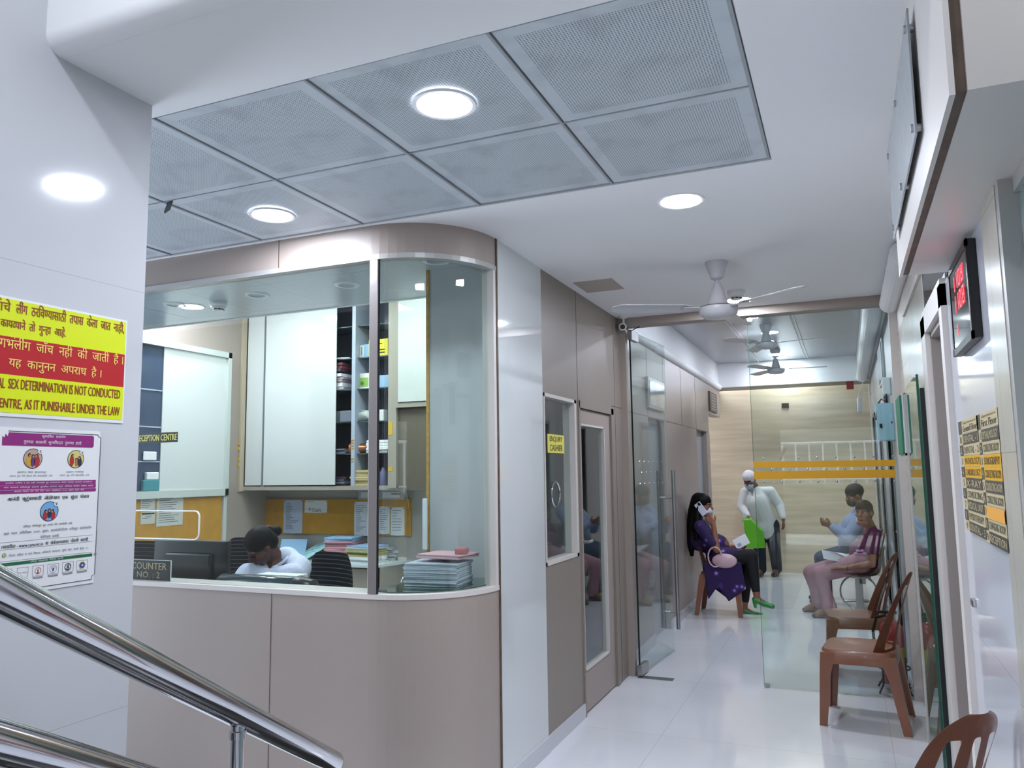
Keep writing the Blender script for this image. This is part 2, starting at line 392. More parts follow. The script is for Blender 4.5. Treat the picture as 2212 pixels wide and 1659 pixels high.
# door with a tall glass light
b = B(); box(b, (XL-0.05, D0-0.006, DZ-0.045), (XL+0.004, D1+0.03, DZ+0.004)); box(b, (XL-0.05, D1-0.03, 0), (XL+0.004, D1+0.035, DZ)); box(b, (XL-0.05, D0-0.01, 0.0), (XL+0.004, D0+0.014, DZ))
struct('trim_7', b, M_beige2)
gy0, gy1, gz0, gz1 = 4.80, 5.345, 0.26, 1.81
b = B(); X0, X1 = XL-0.05, XL-0.014
box(b, (X0, D0+0.016, 0.01), (X1, gy0, DZ-0.05)); box(b, (X0, gy1, 0.01), (X1, D1-0.032, DZ-0.05)); box(b, (X0, gy0, 0.01), (X1, gy1, gz0)); box(b, (X0, gy0, gz1), (X1, gy1, DZ-0.05))
dr = struct('door_1', b, M_beige)
b = B(); 
for q in (((X0, gy0, gz0), (X1+0.006, gy0+0.012, gz1)), ((X0, gy1-0.012, gz0), (X1+0.006, gy1, gz1)), ((X0, gy0, gz0), (X1+0.006, gy1, gz0+0.012)), ((X0, gy0, gz1-0.012), (X1+0.006, gy1, gz1))): box(b, *q)
mesh('glazing_bead', b, M_cream, dr); mesh('pane', bx((XL-0.036, gy0+0.012, gz0+0.012), (XL-0.030, gy1-0.012, gz1-0.012)), M_glassg, dr)
hp = atx(1262, 1170, XL)
b = B(); lathe(b, [(0, 0), (0.022, 0), (0.022, 0.012), (0.009, 0.016), (0.009, 0.05), (0, 0.05)], (X1, D0+0.035, hp.z), 16, 'x'); tube(b, [(X1+0.045, D0+0.035, hp.z), (X1+0.045, D0+0.12, hp.z)], 0.009, 10)
mesh('door_handle', b, M_steelb, dr, True)
# CCTV, return post and header of the glass partition
struct('wall_header', bx((XL-0.1, YP-0.06, 2.605), (XR+0.05, YP+0.07, CZH+0.02)), M_beige)
struct('trim_8', bx((XL-0.06, YP-0.03, 0), (XL+0.045, YP+0.03, 2.605)), M_beige)

# inner corridor beyond the partition
CI = 3.0; YB = 11.3; YW = 12.2
M_iw = mat('inner_beige_panel', '958b84', 0.35, bump=0.05, bscale=200)
b = B(); xa, xb = XI-0.12, XI
box(b, (xa, 5.89, 1.98), (xb, 10.30, 3.1)); box(b, (xa, 5.89, 0), (xb, 6.92, 1.98)); box(b, (xa, 7.60, 0), (xb, 9.38, 1.98)); box(b, (xa, 10.10, 0), (xb, 10.34, 1.98)); box(b, (xa, 10.30, 2.24), (xb, 11.35, 3.1))
struct('wall_inner_left', b, M_iw)
for yy in (6.92, 7.60, 8.5, 9.38): struct('trim_9', bx((XI-0.01, yy, 1.985), (XI+0.0015, yy+0.004, 2.62)), M_brown)
struct('trim_9', bx((XI-0.01, 5.89, 1.982), (XI+0.0015, 10.3, 1.987)), M_brown)
struct('baseboard_inner', box(box(bx((XI, 5.89, 0), (XI+0.012, 6.92, 0.09)), (XI, 7.60, 0), (XI+0.012, 9.38, 0.09)), (XI, 10.10, 0), (XI+0.012, 10.34, 0.09)), M_wtile)
for i, (ya, yb) in enumerate(((6.92, 7.60), (9.38, 10.10))):
    d = struct('door_%d' % (i+2), bx((XI-0.09, ya, 0), (XI-0.06, yb, 1.98)), M_gray)
    mesh('door_handle', tube(lathe(B(), [(0, 0), (0.02, 0), (0.02, 0.05), (0, 0.05)], (XI-0.06, ya+0.07, 0.98), 12, 'x'), [(XI-0.015, ya+0.07, 0.98), (XI-0.015, ya+0.18, 0.98)], 0.009, 8), M_steelb, d)
struct('wall_back', bx((-4.5, YW, 0), (0.5, YW+0.1, 3.2)), M_marble)
struct('wall_back_left', bx((-4.5, 10.34, 0), (-4.4, YW, 3.2)), M_iw); struct('wall_back_left', bx((-4.5, 10.3, 0), (XI-0.12, 10.34, 3.2)), M_iw)
struct('ceiling', bx((-4.5, 10.3, 2.66), (XI-0.12, YW, 2.72)), M_ceil); struct('ceiling', bx((XI-0.12, YB+0.08, 2.66), (0.4, 11.86, 2.72)), M_beige2); struct('ceiling', bx((XI-0.12, YB+0.08, 3.12), (0.4, YW, 3.16)), M_ceil)
M_plank = tiled('metal_ceiling_planks', 'a9adb2', 0.3, (0, 0.62), 'XY', gap=0.006, dark=0.55, off=(0, 6.1), var=0.03)
struct('ceiling', bx((XI-0.12, 5.85, CI), (0.4, YB+0.1, CI+0.06)), M_plank)
for xx in (-1.03, -0.42): struct('trim_10', box(bx((xx-0.022, 5.89, CI-0.012), (xx-0.014, YB, CI)), (xx+0.014, 5.89, CI-0.012), (xx+0.022, YB, CI)), M_white)
struct('wall_bulkhead_inner', bx((XI, YB, 2.66), (0.4, YB+0.08, CI+0.02)), M_ceil)
# rounded cove on the left and right
def cove(x, side, y0, y1, z0, z1, r):
    b = B()
    poly = [(x-side*0.01, z1), (x+side*0.004, z1)]+[(x+side*(0.004+r*math.sin(a)), z0+r+r*math.cos(a)) for a in [i*PI/10 for i in range(11)]]+[(x-side*0.01, z0)]
    prism(b, poly, y0, y1, lambda u, v, n: V((u, n, v))); return b
struct('trim_11', cove(XI, 1, 5.89, YB, 2.62, CI, 0.045), M_ceil)
b = bx((0.20, 5.89, 2.70), (0.40, YB, CI)); struct('wall_cove_right', b, M_ceil); struct('trim_12', tube(B(), [(0.25, 5.89, 2.70), (0.25, YB, 2.70)], 0.07, 20), M_ceil)
struct('trim_12', tube(B(), [(0.325, 4.40, 2.60), (0.325, YP-0.06, 2.60)], 0.062, 20), M_ceil)
# inner right wall with three door openings
b = B(); xa, xb = 0.345, 0.46; ys = [5.89, 6.95, 7.65, 8.75, 9.50, 10.3, 11.0, YW]
for i in range(0, 7, 2): box(b, (xa, ys[i], 0), (xb, ys[i+1], 2.12))
box(b, (xa, 5.89, 2.12), (xb, YW, 3.1)); struct('wall_inner_right', b, mat('inner_white_wall', 'b3b1b3', 0.3))
for i, (ya, yb) in enumerate(((6.95, 7.65), (8.75, 9.50), (10.3, 11.0))):
    d = struct('door_%d' % (i+4), bx((xa+0.05, ya, 0), (xa+0.08, yb, 2.12)), M_gray)
    struct('trim_13', box(box(bx((xa-0.012, ya-0.04, 0), (xa+0.05, ya, 2.15)), (xa-0.012, yb, 0), (xa+0.05, yb+0.04, 2.15)), (xa-0.012, ya-0.04, 2.12), (xa+0.05, yb+0.04, 2.16)), mat('grey_door_frame', '85878a', 0.4))
    mesh('door_handle', tube(lathe(B(), [(0, 0), (0.022, 0), (0.022, -0.04), (0, -0.04)], (xa+0.05, ya+0.08, 0.98), 12, 'x'), [(xa-0.0, ya+0.08, 0.98), (xa-0.0, ya+0.20, 0.98)], 0.010, 8), M_steelb, d)

# right wall of the outer corridor
b = B(); box(b, (XR, 3.98, 0), (XR+0.12, 5.90, 2.40)); struct('wall_right', b, M_stone)
struct('wall_right', bx((XR+0.001, 2.9, 2.40), (XR+0.12, 5.90, CZH)), M_cream)
struct('trim_14', bx((XR-0.012, 3.98, 2.385), (XR+0.01, 5.10, 2.405)), M_cream)
struct('wall_right', bx((XR, 2.27, 0), (XR+0.12, 3.16, 2.17)), M_wtile)
struct('wall_right', bx((XR-0.012, 2.07, 0), (XR+0.12, 2.27, 2.17)), M_stone)
# entrance door recess y 3.16..3.98
b = B(); box(b, (XR-0.02, 3.16, 0), (XR+0.12, 3.24, 2.16)); box(b, (XR-0.02, 3.80, 0), (XR+0.12, 3.98, 2.16)); box(b, (XR-0.02, 3.16, 2.08), (XR+0.12, 3.98, 2.18)); struct('trim_15', b, M_cream)
b = B(); box(b, (XR+0.0, 3.24, 0), (XR+0.07, 3.262, 2.08)); box(b, (XR+0.0, 3.778, 0), (XR+0.07, 3.80, 2.08)); box(b, (XR+0.0, 3.24, 2.055), (XR+0.07, 3.80, 2.08)); struct('trim_16', b, mat('door_frame_taupe', '8c8480', 0.4))
d = struct('door_7', bx((XR+0.045, 3.262, 0), (XR+0.08, 3.778, 2.055)), M_cream)
mesh('door_handle', tube(B(), [(XR+0.045, 3.33, 1.0), (XR+0.01, 3.33, 1.0), (XR+0.01, 3.45, 1.0)], 0.009, 8), M_steelb, d)
wn = struct('window_2', box(box(bx((XR+0.0, 3.16, 2.18), (XR+0.03, 3.98, 2.20)), (XR, 3.16, 2.38), (XR+0.03, 3.98, 2.40)), (XR, 3.96, 2.18), (XR+0.03, 3.98, 2.40)), M_alu)
mesh('pane', bx((XR+0.002, 2.955, 2.18), (XR+0.01, 3.98, 2.395)), mat('dark_glass', '23292b', 0.05), wn)
wn = struct('window_3', box(box(bx((XR-0.01, 2.035, 0.0), (XR+0.04, 2.07, 2.17)), (XR+0.02, 0.9, 2.12), (XR+0.04, 2.04, 2.17)), (XR+0.02, 0.9, 0), (XR+0.04, 2.04, 0.1)), M_alu)
mesh('pane', bx((XR+0.03, 0.9, 0.1), (XR+0.036, 2.04, 2.12)), mat('teal_back_glass', '7f9492', 0.04, coat=0.5), wn)
struct('wall_right', bx((XR+0.04, 0.9, 0), (XR+0.1, 2.1, 2.17)), mat('teal_wall', '6f7f7d', 0.6))
struct('wall_lobby', bx((XR+0.04, 0.86, 0), (2.2, 0.90, 3.7)), M_cream)
# signboard bulkhead on the right
b = B(); box(b, (0.203, 1.511, 2.151), (0.213, 2.95, CZH)); struct('wall_signboard', b, M_cream)
struct('trim_17', bx((0.213, 1.520, 2.158), (0.232, 2.95, CZH)), M_brown)
struct('wall_signboard', bx((0.232, 1.511, 2.155), (1.9, 2.95, CZH)), M_cream)
struct('wall_right', bx((XR+0.02, 2.95, 2.17), (XR+0.12, 3.17, 2.41)), M_cream)

# reception office behind the glass
YO = 6.05; XO = -5.16
struct('wall_office_back', bx((-6.2, YO, 0), (XL-0.08, YO+0.1, 3.2)), mat('office_wall', 'a9a6a1', 0.5))
struct('wall_office_left', bx((XO-0.12, 2.9, 0), (XO, YO, 3.2)), M_beige)
struct('wall_office_right', bx((XL-0.10, 4.11, CZH), (XL-0.08, YO, 3.2)), M_gray)
M_och = tiled('office_ceiling_planks', 'b9c0c4', 0.22, (0.3, 0), 'XY', gap=0.002, dark=0.85, off=(0, 0), var=0.02)
pc = [(p.x, p.y) for p in offs(ARC, 0.07)]; pc[0] = (-6.2, pc[0][1]); struct('ceiling', prism(B(), pc+[(XL-0.08, 4.262), (-6.2, 4.262)], 2.62, 2.66, lambda u, v, n: V((u, v, n))), M_och)
struct('trim_18', bx((-6.2, 4.262, 2.615), (XL-0.08, 4.285, 3.2)), M_ceil)
struct('ceiling', bx((-6.2, 4.28, 3.15), (XL-0.08, YO, 3.2)), M_ceil)
b = B(); pa = aty(927, 600, 3.72); box(b, (pa.x+0.012, 3.70, 0), (XL-0.08, 3.74, 2.62)); struct('wall_divider', b, mat('divider_grey', 'bcbabb', 0.4))
struct('wall_divider', bx((-2.03, 3.74, 0), (-1.99, YO, 3.15), 0), mat('side_room_grey', 'b5b7b8', 0.5)); struct('ceiling', bx((-1.99, 3.74, 2.615), (XL-0.08, YO, 2.62)), M_gray)  # partition and ceiling added to keep office light from the corridor window
struct('trim_19', bx((pa.x-0.006, 3.695, 0), (pa.x+0.012, 3.745, 2.62)), mat('plywood_edge', 'b98f45', 0.6, var=0.2, vscale=30))

# ================================================================ CEILING FITTINGS
def perforated():
    m = mat('perforated_metal_tile', 'c9cfd4', 0.45); nt = m.node_tree; b = nt.nodes['Principled BSDF']
    tc = nt.nodes.new('ShaderNodeTexCoord'); sp = nt.nodes.new('ShaderNodeSeparateXYZ'); nt.links.new(tc.outputs['Object'], sp.inputs[0])
    def M(op, a, c=None):
        k = nt.nodes.new('ShaderNodeMath'); k.operation = op
        for i, v in enumerate((a, c)):
            if v is None: continue
            if isinstance(v, (int, float)): k.inputs[i].default_value = v
            else: nt.links.new(v, k.inputs[i])
        return k.outputs[0]
    d = []
    for ax in (0, 1):
        q = M('SUBTRACT', M('FRACT', M('ADD', M('MULTIPLY', sp.outputs[ax], 1/0.0085), 200)), 0.5); d.append(M('MULTIPLY', q, q))
    hole = M('LESS_THAN', M('ADD', d[0], d[1]), 0.075)
    ins = [M('LESS_THAN', M('ABSOLUTE', sp.outputs[ax]), 0.252) for ax in (0, 1)]
    f = M('MULTIPLY', M('MULTIPLY', hole, ins[0]), ins[1])
    n = nt.nodes.new('ShaderNodeTexNoise'); n.inputs['Scale'].default_value = 6; n.inputs['Detail'].default_value = 8
    nt.links.new(tc.outputs['Object'], n.inputs['Vector'])
    r = nt.nodes.new('ShaderNodeValToRGB'); r.color_ramp.elements[0].position = 0.32; r.color_ramp.elements[0].color = hexc('b8bec4'); r.color_ramp.elements[1].position = 0.5; r.color_ramp.elements[1].color = hexc('cad1d6')
    nt.links.new(n.outputs['Fac'], r.inputs[0])
    mx = nt.nodes.new('ShaderNodeMix'); mx.data_type = 'RGBA'; nt.links.new(f, mx.inputs[0]); nt.links.new(r.outputs[0], mx.inputs[6]); mx.inputs[7].default_value = hexc('6a7078')
    nt.links.new(mx.outputs[2], b.inputs['Base Color']); return m
M_perf = perforated()
names_col = ['sixth', 'fifth', 'fourth', 'third', 'second', 'first']
xs = [-5.04, -4.437]+TX
tl = None
for i in range(len(xs)-1):
    for j in range(2):
        cx_, cy_ = (xs[i]+xs[i+1])/2-0.001, (TY[j]+TY[j+1])/2
        wx, wy = (xs[i+1]-xs[i])/2-0.007, (TY[j+1]-TY[j])/2-0.006
        o = mesh('ceiling_tile', bx((-wx, -wy, 0), (wx, wy, 0.012), 0.002), M_perf)
        o.location = (cx_, cy_, CZH+0.004+random.uniform(0, 0.004))
        k = len(xs)-2-i; od = ['first', 'second', 'third', 'fourth', 'fifth', 'sixth', 'seventh', 'eighth'][k]
        tag(o, 'perforated grey metal ceiling tile, %s from the right in the %s row%s' % (od, 'near' if j == 0 else 'far, counter-side', ', beside the plain white strip' if k == 0 else ''), 'ceiling tile', 'perforated ceiling tiles')
M_grid = mat('grid_channel', 'a3a7ac', 0.4); M_gap = mat('shadow_gap', '2a2723', 0.9)
b = B()
for x in xs: box(b, (x-0.008, TY[0], CZH+0.001), (x+0.001, TY[2], CZH+0.05))
for y in TY: box(b, (xs[0], y-0.006, CZH+0.002), (xs[-1], y-0.001, CZH+0.05))
struct('trim_20', b, M_grid)
b = bx((xs[0], TY[0], CZH+0.035), (xs[-1], TY[2], CZH+0.05)); struct('trim_21', b, M_gap)
o = mesh('tape_flap', prism(B(), [(0, 0), (0.03, 0.004), (0.036, -0.045), (0.012, -0.06), (0.002, -0.05)], 0, 0.001, lambda u, v, n: V((0, n, 0))+V((u, v*0.4, v))), mat('grey_tape', '6a6c6e', 0.5))
o.location = atz(362, 438, CZH)+V((0, 0, 0.003)); tag(o, 'torn bit of grey tape hanging from a ceiling tile joint beside the white pillar', 'tape')

def downlight(c, label, r=0.088, on=True, group='round recessed downlights'):
    t = thing('downlight', label, 'ceiling light', c, 0, group)
    mesh('trim_ring', lathe(B(), [(r, 0.004), (r, -0.004), (r+0.012, -0.005), (r+0.016, 0.002)], seg=40), M_white, t, True)
    mesh('diffuser', lathe(B(), [(0, -0.0035), (r*0.9, -0.0035), (r, 0.0)], seg=40), M_lamp if on else mat('unlit_diffuser', 'b5bcbf', 0.3), t)
    return t
def dl(px, py, z, label, **k): return downlight(atz(px, py, z), label, **k)
dl(960, 226, CZH, 'big bright round downlight in the perforated ceiling tile nearest the camera')
dl(588, 465, CZH, 'bright round downlight in the perforated tile over the reception counter')
dl(1471, 434, CZH, 'bright round downlight alone in the plain white ceiling before the fan')
dl(1597, 648, CZH, 'bright round downlight beside the smoke detector behind the near fan')
downlight(V((-0.55, 7.2, CI)), 'lit round downlight just behind the glass partition header')
dl(1663, 718, CI, 'lit round downlight above the far fans in the inner corridor')
downlight(V((-0.74, 11.02, CI)), 'lit round downlight close to the white far bulkhead')
for px, py, q in ((555, 637, 'middle one beside the smoke detector'), (750, 615, 'next to the steel mullion'), (943, 563, 'above the curved glass'), (378, 658, 'leftmost, touching the white pillar')):
    t = thing('downlight', 'unlit round downlight in the office ceiling, %s' % q, 'ceiling light', atz(px, py, 2.62), 0, 'unlit office downlights')
    mesh('trim_ring', lathe(B(), [(0.05, 0.002), (0.052, -0.006), (0.072, -0.006), (0.078, 0.002)], seg=36), M_white, t, True)
    mesh('diffuser', lathe(B(), [(0, 0.0), (0.050, -0.001)], seg=36), mat('unlit_diffuser', 'a9b3b6', 0.3), t)
dl(413, 662, 2.62, 'lit round downlight in the office ceiling beside the white pillar', r=0.075, group='lit office lamps')
for x, y in ((-4.9, 4.65),): downlight(V((x, y, 3.15)), 'lit round downlight high over the back of the office near the side cabinet')
downlight(V((-1.0, 0.4, 3.6)), 'round downlight in the high ceiling of the stair hall before the bulkhead', r=0.10)
downlight(V((-1.0, -2.2, 3.6)), 'unseen fill downlight in the high ceiling near the entrance', r=0.10)  # unseen, as are the next two; enlarged to brighten the left side
downlight(V((1.0, -1.0, 3.6)), 'unseen fill downlight in the high lobby ceiling', r=0.12)
downlight(V((0.9, 0.7, 3.6)), 'unseen fill downlight in the high ceiling before the signboard box', r=0.08)

for x, y in ((-4.2, 4.95), (-3.1, 4.95), (-2.2, 4.9)):  # made-up panels, added to brighten the dim office
    t = thing('fill_panel', 'square fill panel added in the high ceiling over the back of the office', 'ceiling light', (x, y, 3.15), 0, 'fill panels added over the back of the office')
    mesh('frame', bx((-0.31, -0.31, -0.012), (0.31, 0.31, 0)), M_white, t); mesh('diffuser', bx((-0.29, -0.29, -0.014), (0.29, 0.29, -0.0125)), mat('fill_diffuser', 'ffffff', 0.5, emit='effbf6', es=6.5), t)
downlight(V((-0.7, 12.02, 3.12)), 'round downlight washing the beige marble wall behind the far bulkhead'); downlight(V((-2.4, 11.4, 2.66)), 'round downlight in the recess left of the marble wall')
def detector(c, label):
    t = thing('smoke_detector', label, 'smoke detector', c, 0, 'smoke detectors')
    mesh('base', lathe(B(), [(0, 0), (0.056, 0), (0.057, -0.022), (0.05, -0.03), (0, -0.03)], seg=32), M_white, t, True)
    b = lathe(B(), [(0, -0.03), (0.047, -0.03), (0.045, -0.04), (0.034, -0.046), (0.034, -0.058), (0, -0.06)], seg=32); mesh('sensor_head', b, M_white, t, True)
    b = B()
    for k in range(8): a = k*PI/4+0.2; tube(b, [(0.0348*math.cos(a+q), 0.0348*math.sin(a+q), -0.052) for q in (-0.28, 0, 0.28)], 0.0035, 6)
    mesh('slots', b, M_black, t)
detector(atz(1590, 628, CZH), 'white smoke detector on the ceiling beside the lit downlight behind the near fan')
detector(atz(472, 652, 2.62), 'white smoke detector on the office ceiling between two downlights')

def fan(c, drop, rz, label, spin=True):
    t = thing('ceiling_fan', label, 'fan', c, rz, 'ceiling fans')
    mesh('canopy', lathe(B(), [(0, 0), (0.062, 0), (0.063, -0.01), (0.035, -0.095), (0.012, -0.108), (0, -0.108)], seg=36), M_fan, t, True)
    mesh('down_rod', lathe(B(), [(0, -0.1), (0.011, -0.1), (0.011, -drop+0.13), (0, -drop+0.13)], seg=16), M_fan, t, True)
    mesh('motor_hood', lathe(B(), [(0, -drop+0.150), (0.018, -drop+0.148), (0.030, -drop+0.125), (0.048, -drop+0.06), (0.056, -drop+0.03), (0.06, -drop+0.02), (0, -drop+0.02)], seg=36), M_fan, t, True)
    mesh('motor', lathe(B(), [(0, -drop+0.024), (0.075, -drop+0.022), (0.104, -drop+0.012), (0.108, -drop-0.004), (0.102, -drop-0.03), (0.08, -drop-0.048), (0.045, -drop-0.054), (0, -drop-0.056)], seg=48), M_fan, t, True)
    b = B()
    for rr in (0.106,): 
        n = 40; pts = [(rr*math.cos(2*PI*i/n), rr*math.sin(2*PI*i/n), -drop+0.010) for i in range(n+1)]; tube(b, pts, 0.0018, 5, False)
    mesh('motor_seam', b, M_brown, t)
    for k in range(3):
        a = k*2*PI/3; ca, sa = math.cos(a), math.sin(a); bm = B(); rows = []
        for i in range(11):
            u = i/10; r = 0.15+u*0.45; hw = 0.052+0.012*u; 
            if i == 10: hw = 0.03
            if i == 0: hw = 0.03
            row = []
            for j in (-1, -0.33, 0.33, 1):
                y = hw*j; z = -drop+0.012+y*0.17-0.004*j*j
                row.append((r*ca-y*sa, r*sa+y*ca, z))
            rows.append(row)
        top = [[bm.verts.new(p) for p in r_] for r_ in rows]; bot = [[bm.verts.new((p[0], p[1], p[2]-0.003)) for p in r_] for r_ in rows]
        for i in range(10):
            for j in range(3):
                bm.faces.new((top[i][j], top[i+1][j], top[i+1][j+1], top[i][j+1])); bm.faces.new((bot[i][j+1], bot[i+1][j+1], bot[i+1][j], bot[i][j]))
            bm.faces.new((top[i][0], bot[i][0], bot[i+1][0], top[i+1][0])); bm.faces.new((top[i+1][3], bot[i+1][3], bot[i][3], top[i][3]))
        bm.faces.new(top[0][::-1]+bot[0]); bm.faces.new(top[-1]+bot[-1][::-1])
        bl = mesh('blade', bm, M_fan, t, True)
        br = B(); prism(br, [(0.07, -0.018), (0.2, -0.03), (0.2, 0.03), (0.07, 0.018)], -drop+0.0, -drop+0.005, lambda u, v, n: V((u*ca-v*sa, u*sa+v*ca, n+v*0.16))); mesh('blade_iron', br, M_fan, bl)
    return t
fc = atz(1547, 566, CZH); mz = aty(1550, 668, fc.y).z
fan(fc, CZH-mz, math.radians(84), 'white ceiling fan nearest the camera, hanging before the glass partition')
f2 = V((-0.70, 8.45, CI)); fan(f2, CI-2.80, math.radians(-8), 'grey ceiling fan nearer the header in the inner corridor')
f3 = V((-0.755, 10.3, CI)); fan(f3, CI-2.745, math.radians(4), 'ceiling fan farther back, before the brightly lit bulkhead')
p = atz(1294, 617, CZH); o = mesh('ceiling_patch', bx((-0.125, -0.15, -0.002), (0.125, 0.15, 0.002)), mat('patch_beige', 'b5aca0', 0.6)); o.location = (p.x, p.y, CZH-0.001); tag(o, 'square beige access panel patch in the white ceiling beside the near fan', 'access panel')

# CCTV camera in the corner over the glass door
p = aty(1345, 706, 5.70); t = thing('security_camera', 'small white round security camera in the ceiling corner above the glass door', 'camera', p)
q = (EYE-p).normalized()
mesh('mount', tube(lathe(B(), [(0, 0), (0.03, 0), (0.03, -0.012), (0, -0.012)], (0, 0.02, CZH-p.z), 20), [(0, 0.02, CZH-p.z), (0, 0.03, 0.0)], 0.010, 8), M_white, t, True)
mesh('housing', tube(B(), [-q*0.075, -q*0.06, q*0.0, q*0.012], 0.03, 20, True, [0.018, 0.028, 0.030, 0.027]), M_white, t, True)
mesh('lens', tube(B(), [q*0.010, q*0.015], 0.019, 20), M_black, t, True)
mesh('cable', tube(B(), [-q*0.05, (0.05, 0.04, -0.03), (0.12, 0.05, 0.0)], 0.004, 6), M_black, t, True)

# ================================================================ GLASS PARTITION
t = thing('glass_partition', 'tall fixed glass pane across the corridor with two amber stripes', 'glass panel', (0, 0, 0))
mesh('pane', bx((-0.610, YP-0.006, 0.004), (0.318, YP+0.006, 2.607)), M_glassg, t)
mesh('pane_edge', bx((-0.6125, YP-0.006, 0.004), (-0.6101, YP+0.006, 2.607)), M_gedge, t)
for a, c in ((1.508, 1.552), (1.431, 1.486)): mesh('amber_stripe', bx((-0.612, YP-0.0072, a), (0.297, YP-0.0062, c)), M_amber, t)
mesh('channel', box(bx((0.318, YP-0.02, 0), (XR, YP+0.03, 2.607)), (-0.612, YP-0.012, 0), (0.318, YP+0.012, 0.004)), M_cream, t)
b = B()
for r_, z in enumerate((1.575, 1.497, 1.41)):
    for i in range(8):
        x = -0.545+i*0.119+(0.055 if r_ == 1 else 0)
        if x < 0.3: lathe(b, [(0, -0.004), (0.006, -0.003), (0.008, 0)], (x, YP-0.0075, z), 10, 'y')
mesh('glass_studs', b, M_steelb, t)
mesh('floor_clip', box(bx((-0.605, YP-0.012, 0.002), (-0.575, YP+0.012, 0.03)), (-0.605, YP-0.012, 2.57), (-0.575, YP+0.012, 2.605)), M_steelb, t)
hz = V((-1.480, 5.80, 0)); e = V((-1.409, 6.69, 0)); dd = (e-hz).normalized(); ang = math.atan2(dd.y, dd.x); DW = (e-hz).length
t = thing('glass_door', 'open frameless glass door with long steel pull bars', 'door', hz, ang)
mesh('pane', bx((0, -0.006, 0.012), (DW, 0.006, 2.575)), M_glassg, t); mesh('glass_edge', bx((-0.002, -0.006, 0.012), (0.0005, 0.006, 2.575)), M_black, t)
mesh('bottom_clamp', bx((-0.005, -0.018, 0.008), (0.16, 0.018, 0.085), 0.004), M_steelb, t); mesh('top_clamp', bx((-0.005, -0.018, 2.50), (0.16, 0.018, 2.58), 0.004), M_steelb, t)
b = B()
for r_ in range(3):
    for i in range(7): lathe(b, [(0, -0.004), (0.006, -0.003), (0.008, 0)], (0.12+i*0.115+(0.05 if r_ == 1 else 0), -0.007, 1.40+r_*0.085), 10, 'y')
mesh('glass_studs', b, M_steelb, t)
for s_ in (-1, 1):
    h = mesh('pull_bar', tube(B(), [(DW-0.075, s_*0.065, 0.20), (DW-0.075, s_*0.065, 1.50)], 0.016, 16), M_steelb, t, True)
    for z in (0.33, 1.27): mesh('standoff', tube(B(), [(DW-0.075, s_*0.006, z), (DW-0.075, s_*0.066, z)], 0.011, 12), M_steelb, h, True)
o = mesh('floor_spring_plate', bx((-1.49, 5.76, 0), (-1.235, 5.835, 0.003)), M_steelb); tag(o, 'flat steel floor spring plate under the hinge of the glass door', 'plate')
# sliding glass leaf folded back along the right wall
t = thing('glass_leaf', 'tall green-edged glass leaf standing parked against the right wall', 'glass panel')
mesh('pane', bx((XR-0.050, 4.02, 0.03), (XR-0.041, 4.78, 1.925)), glass('leaf_glass', 'd8e9e4', boost=1.3), t)
mesh('glass_edge', bx((XR-0.051, 4.012, 0.03), (XR-0.040, 4.022, 1.925)), M_gedge, t)
mesh('seal', bx((XR-0.038, 4.00, 0.0), (XR-0.020, 4.025, 1.86)), mat('dark_seal', '10181a', 0.3), t); mesh('side_frame', bx((XR-0.055, 4.78, 0), (XR-0.001, 4.81, 1.9)), M_cream, t)

# ================================================================ RIGHT WALL FITTINGS
# clear acrylic plaque high on the signboard face
t = thing('acrylic_plaque', 'faded acrylic plaque on steel studs high on the signboard box', 'plaque')
pa = [atx(1975, 25, 0.19), atx(1997, 288, 0.19), atx(1947, 490, 0.19), atx(1930, 300, 0.19)]
py0, py1, pz0, pz1 = 1.93, 2.83, 2.255, 2.56
mesh('sheet', bx((0.186, py0, pz0), (0.191, py1, pz1), 0.001), mat('plaque_acrylic', '9ba0a3', 0.25, var=0.12, vscale=14, stretch=(1, 6, 1)), t)
b = B()
for y in (py0+0.04, (py0+py1)/2, py1-0.04):
    for z in (pz0+0.03, pz1-0.03): mesh('stud', lathe(B(), [(0, -0.022), (0.010, -0.022), (0.010, 0.0), (0, 0)], (0.203, y, z), 14, 'x'), M_steelb, t, True)
b.free()
# digital clock
t = thing('digital_clock', 'black framed digital wall clock with red digits on the white tiles', 'clock')
cy0, cy1, cz0, cz1 = 2.27, 2.83, 1.855, 2.14
cy0 = atx(2116, 620, XR).y; fx = aty(2092, 620, cy0).x; cz0 = aty(2100, 730, cy0).z; cz1 = aty(2082, 515, cy0).z; cy1 = atx(2046, 590, fx).y
mesh('case', bx((fx+0.004, cy0, cz0), (XR, cy1, cz1), 0.004), M_black, t)
b = B(); fr = 0.022
box(b, (fx, cy0, cz0), (fx+0.006, cy1, cz0+fr)); box(b, (fx, cy0, cz1-fr), (fx+0.006, cy1, cz1)); box(b, (fx, cy0, cz0), (fx+0.006, cy0+fr, cz1)); box(b, (fx, cy1-fr, cz0), (fx+0.006, cy1, cz1)); mesh('bezel', b, M_black, t)
mesh('screen', bx((fx+0.002, cy0+fr, cz0+fr), (fx+0.0045, cy1-fr, cz1-fr)), mat('clock_screen', '1d1a1f', 0.06), t)
M_led = mat('red_led', 'ff3344', 0.4, emit='ff3c50', es=0.8)
s = Sign((fx+0.0015, cy1-fr, cz0+fr), (0, -1, 0), (0, 0, 1)); SWc, SHc = cy1-cy0-2*fr, cz1-cz0-2*fr
